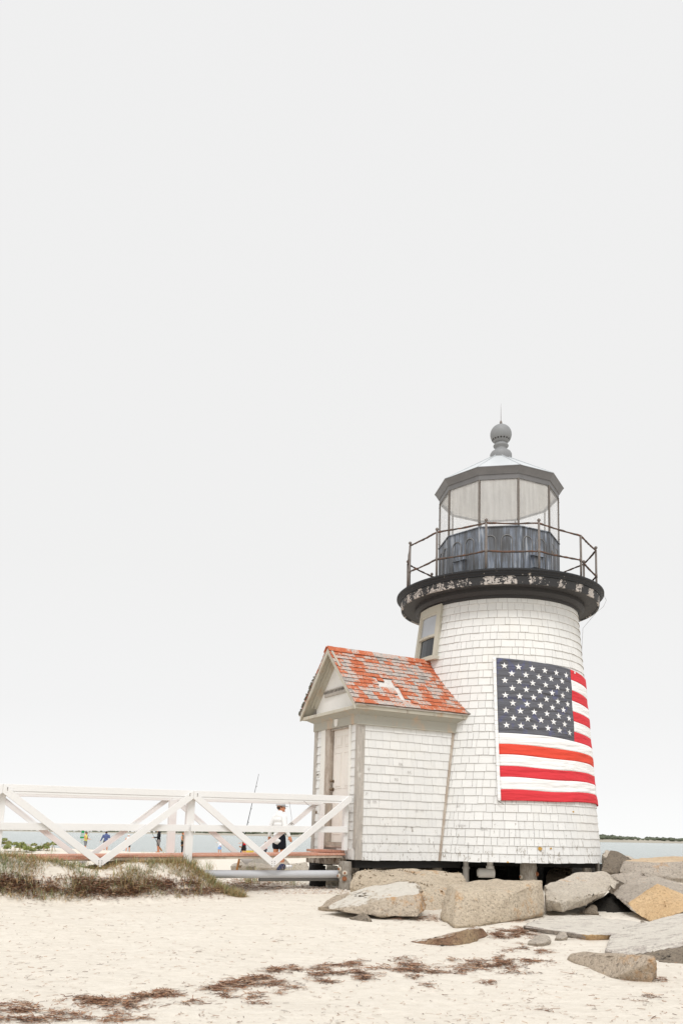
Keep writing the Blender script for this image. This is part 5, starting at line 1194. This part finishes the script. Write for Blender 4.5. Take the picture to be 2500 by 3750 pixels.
        mb.add(vs, [(2 * q, 2 * q + 1, 2 * q + 3, 2 * q + 2) for q in range(12)]); vz = mb.build('visor', hat[1], hm, local=True, smooth=True); sol = vz.modifiers.new('t', 'SOLIDIFY'); sol.thickness = .006
    return T_
def stand(px, py, Y):     # feet on the sand at this picture column and distance
    p = at(px, py, Y); p.z = max(G(p.x, p.y), WATER - .05) - .0; return p
def rod(T_pos, a, b, label, reel=True, r=(.012, .003), cork=True, grp='fishing rods'):
    a, b = Vector(a), Vector(b); base = a.copy(); T_ = thing('fishing_rod', base, label, 'fishing rod', grp)
    d = (b - a).normalized(); mb = MB(); n = 10
    mb.tube([a.lerp(b, i / n) + Vector((0, 0, -.0 * i)) for i in range(n + 1)], [lerp(r[0], r[1], i / n) for i in range(n + 1)], 7); mb.build('rod_blank', M['tar'], T_, smooth=True)
    L = (b - a).length
    mb = MB(); mb.tube([a, a + d * .28], r[0] * 2.0, 8); mb.build('grip', simple('cork_orange_grip', (.30, .13, .04), .7), T_)
    if reel:
        o = d.orthogonal().normalized(); c = a + d * .10 + Vector((.05, 0, 0)); mb = MB(); mb.tube([c, c + Vector((.0, -.05, 0))], .028, 12); mb.tube([a + d * .10, c], .008, 6); mb.tube([c, c + Vector((.04, -.03, .03))], .006, 5); mb.build('reel', M['brass'], T_)
    mb = MB()
    for f in (.35, .5, .64, .76, .87):
        c = a + d * L * f; mb.tube([c + Vector((.012, 0, 0)) + Vector((.010 * cos(t), 0, .010 * sin(t))) for t in np.linspace(0, 2 * pi, 9)], .003, 4)
    mb.build('line_guide', M['mullion'], T_); return T_
hang = lambda s: ((.26 * s, .02, 1.16), (.29 * s, -.03, .93))
hold = ((-.22, -.06, 1.15), (-.10, -.30, 1.12)), ((.22, -.06, 1.15), (.10, -.30, 1.14))
R_ = radians
skin2 = simple('tanned_skin', (.58, .25, .14), .6, .05)
# man in white cap behind the bridge, facing right and slightly away
person('man in white cap, white shirt and navy shorts behind the bridge near the shed', stand(1018, 3190, 21.6), 1.71, R_(128), (((-.27, .03, 1.16), (-.33, -.05, .93)), ((.27, .06, 1.17), (.33, .04, .92))),
       dict(shirt=cl('white_shirt', (.80, .80, .80)), shorts=cl('navy_shorts', (.013, .015, .022)), hem=2, skin=skin2), vx=.014, slen=.62, wide=1.14, hat=(cl('white_cap', (.52, .53, .55)), cl('grey_visor', (.30, .30, .31))), hair=M['hair'], sleeves='long', stride=.06, head_turn=R_(-30))
YB = 66.0
person('boy in yellow tank top and dark cap, facing right with a fishing rod', stand(311, 3126, YB), 1.40, R_(80), hold, dict(shirt=cl('yellow_tank', (.72, .70, .18)), shorts=cl('grey_shorts', (.20, .21, .23)), skin=skin2), hat=(cl('brown_cap', (.12, .09, .07)), cl('brown_visor', (.12, .09, .07))))
person('dark-haired boy in grey and blue long-sleeved top, walking away beside the water', stand(386, 3122, YB), 1.53, R_(195), (((-.26, .03, 1.14), (-.30, -.02, .90)), ((.27, -.02, 1.14), (.36, -.05, .92))), dict(shirt=cl('blue_grey_rash_top', (.10, .13, .27)), shorts=cl('dark_shorts', (.05, .05, .06))), hair=M['hair'], sleeves='long', stride=.16)
person('person in white top and black shorts mostly hidden behind the right-hand near brace', stand(468, 3124, YB), 1.28, R_(170), (hang(-1), hang(1)), dict(shirt=cl('white_top', (.8, .8, .8)), shorts=cl('black_shorts', (.02, .02, .02))), hat=(cl('white_cap_b', (.8, .8, .8)), cl('white_visor', (.7, .7, .7))))
person('hooded angler in black sweatshirt and grey shorts, facing left with a fishing rod', stand(579, 3127, YB), 1.72, R_(-80), hold, dict(shirt=cl('black_hoodie', (.022, .022, .024)), shorts=cl('grey_patterned_shorts', (.25, .22, .21)), hem=1, skin=skin2), hood=True, sleeves='long', stride=.04)
person('boy in olive tank top and black trousers, facing right, beside the middle railing post', stand(667, 3127, YB), 1.52, R_(75), hold, dict(shirt=cl('olive_tank', (.12, .12, .08)), shorts=cl('black_trousers', (.02, .02, .022)), skin=M['skin']), shorts='long', hair=simple('auburn_hair', (.28, .10, .04), .7), stride=.05)
person('child in white hooded top and light blue shorts standing at the water', stand(804, 3128, YB), 1.22, R_(-60), (((-.24, .0, 1.15), (-.20, -.20, 1.25)), hang(1)), dict(shirt=cl('white_hooded_top', (.82, .82, .83)), shorts=cl('light_blue_shorts', (.25, .42, .75)), hem=1), hood=True, sleeves='long', stride=.08)
person('child in red sleeveless top and black shorts behind the yellow tub', stand(893, 3136, 50), 1.2, R_(-70), hold, dict(shirt=cl('red_top', (.72, .03, .04)), shorts=cl('black_shorts_b', (.02, .02, .02))), hair=M['hair'])
person('small child in pink top crouching left of the man in the cap', stand(973, 3128, 58), 1.05, R_(-60), (((-.2, -.15, .95), (-.1, -.3, .8)), ((.2, -.15, .95), (.1, -.3, .8))), dict(shirt=cl('pink_top', (.75, .35, .33)), shorts=cl('dark_swim_shorts', (.06, .06, .07))), hair=M['hair'], crouch=.25)
h_ = stand(311, 3126, YB); rod(None, at(316, 3083, YB), at(329, 3048, YB), 'thin fishing rod held by the boy in the yellow tank top', False, (.014, .006))
rod(None, at(593, 3117, YB - .3), at(556, 3047, YB - .3), 'fishing rod held low by the hooded angler', False, (.03, .008))
rod(None, at(662, 3098, YB - .3), at(684, 3088, YB - .3), 'short dark rod held by the boy in the olive tank top', False, (.018, .01))
rod(None, at(866, 3192, 17.0), at(948, 2834, 17.0), 'tall black fishing rod with orange grip standing in the sand behind the deck', True, (.011, .0035))
rod(None, at(876, 3100, 60), at(905, 3108, 60), 'short rod pointed left beside the child in red', False, (.022, .01))
# green buoy
B0 = at(303, 3066, 205); B0.z = WATER; BY = thing('channel_buoy', B0, 'green lattice channel buoy floating on the sea above the boy in yellow', 'buoy'); gm = simple('buoy_green', (.02, .33, .09), .5)
mb = MB(); mb.tube([B0 + Vector((0, 0, -.3)), B0 + Vector((0, 0, .30))], [.55, .60], 20); mb.build('float', gm, BY)
mb = MB()
for a in range(4):
    t = a * pi / 2 + .6; mb.tube([B0 + Vector((.40 * cos(t), .40 * sin(t), .3)), B0 + Vector((.24 * cos(t), .24 * sin(t), 2.1))], .045, 6)
mb.build('tower_frame', gm, BY)
mb = MB(); mb.box(lambda a, b, c: B0 + Vector((a, b, c)), -.33, .33, -.05, .05, 1.2, 2.1); mb.build('day_board', gm, BY)
mb = MB(); mb.tube([B0 + Vector((0, 0, 2.1)), B0 + Vector((0, 0, 2.45))], [.10, .07], 12); mb.build('lamp', gm, BY)
# yellow tub, white hull, bag
q = stand(910, 3128, 62); mb = MB(); mb.lathe((q.x, q.y), [(.10, q.z + .02), (.30, q.z + .03), (.36, q.z + .12), (.42, q.z + .30), (.44, q.z + .31), (.40, q.z + .29), (.3, q.z + .08), (0, q.z + .07)], 20)
for i, v in enumerate(mb.v): mb.v[i] = Vector((q.x + (v.x - q.x) * 1.0, v.y, v.z))
tag(mb.build('plastic_tub', simple('yellow_plastic', (.80, .62, .12), .5), None, smooth=True), 'wide yellow plastic tub on the sand by the child in red', 'tub')
a, b = at(896, 3144, 19), at(992, 3148, 19); mb = MB(); n = 16; vs = []
zt, zb2 = at(940, 3136, 19).z, None
for i in range(n + 1):
    f = i / n; x = lerp(a.x, b.x, f); z0 = lerp(at(900, 3154, 19).z, at(990, 3165, 19).z, f); rr = .020 * (1 if i % 4 == 0 else 0)
    vs += [Vector((x, 18.85 - rr, z0 + .0)), Vector((x, 18.78 - rr, zt)), Vector((x, 19.3, zt)), Vector((x, 19.25, z0))]
mb.add(vs, [(4 * i + j, 4 * i + 4 + j, 4 * i + 4 + (j + 1) % 4, 4 * i + (j + 1) % 4) for i in range(n) for j in range(4)] + [(0, 1, 2, 3), (4 * n + 3, 4 * n + 2, 4 * n + 1, 4 * n)])
tag(mb.build('skiff', simple('dull_white_hull', (.48, .46, .43), .6), None), 'pale ribbed hull of a small boat lying under the deck', 'boat')
c = at(1030, 3180, 17.7); mb = MB()
for dx, dy, dz, r, s3 in ((0, 0, .0, .09, (1.0, .7, .55)), (.02, 0, .05, .075, (1, .7, .6)), (-.05, 0, -.03, .06, (1, .8, .6))): mb.ball(c + Vector((dx, dy, dz)), r, 14, sc=s3)
BG = mb.build('bag', cl('navy_bag', (.035, .045, .10)), None); remesh(BG, .012); tag(BG, 'crumpled navy bag on the pale rock under the deck', 'bag')
c = at(1052, 3174, 17.75); mb = MB(); mb.ball(c, .10, 14, sc=(1, .7, .4)); mb.ball(c + Vector((.05, 0, .01)), .07, 14, sc=(1, .7, .4)); TWL = mb.build('towel', cl('white_towel', (.8, .8, .82)), None); remesh(TWL, .012); tag(TWL, 'white towel bundled next to the navy bag', 'towel')
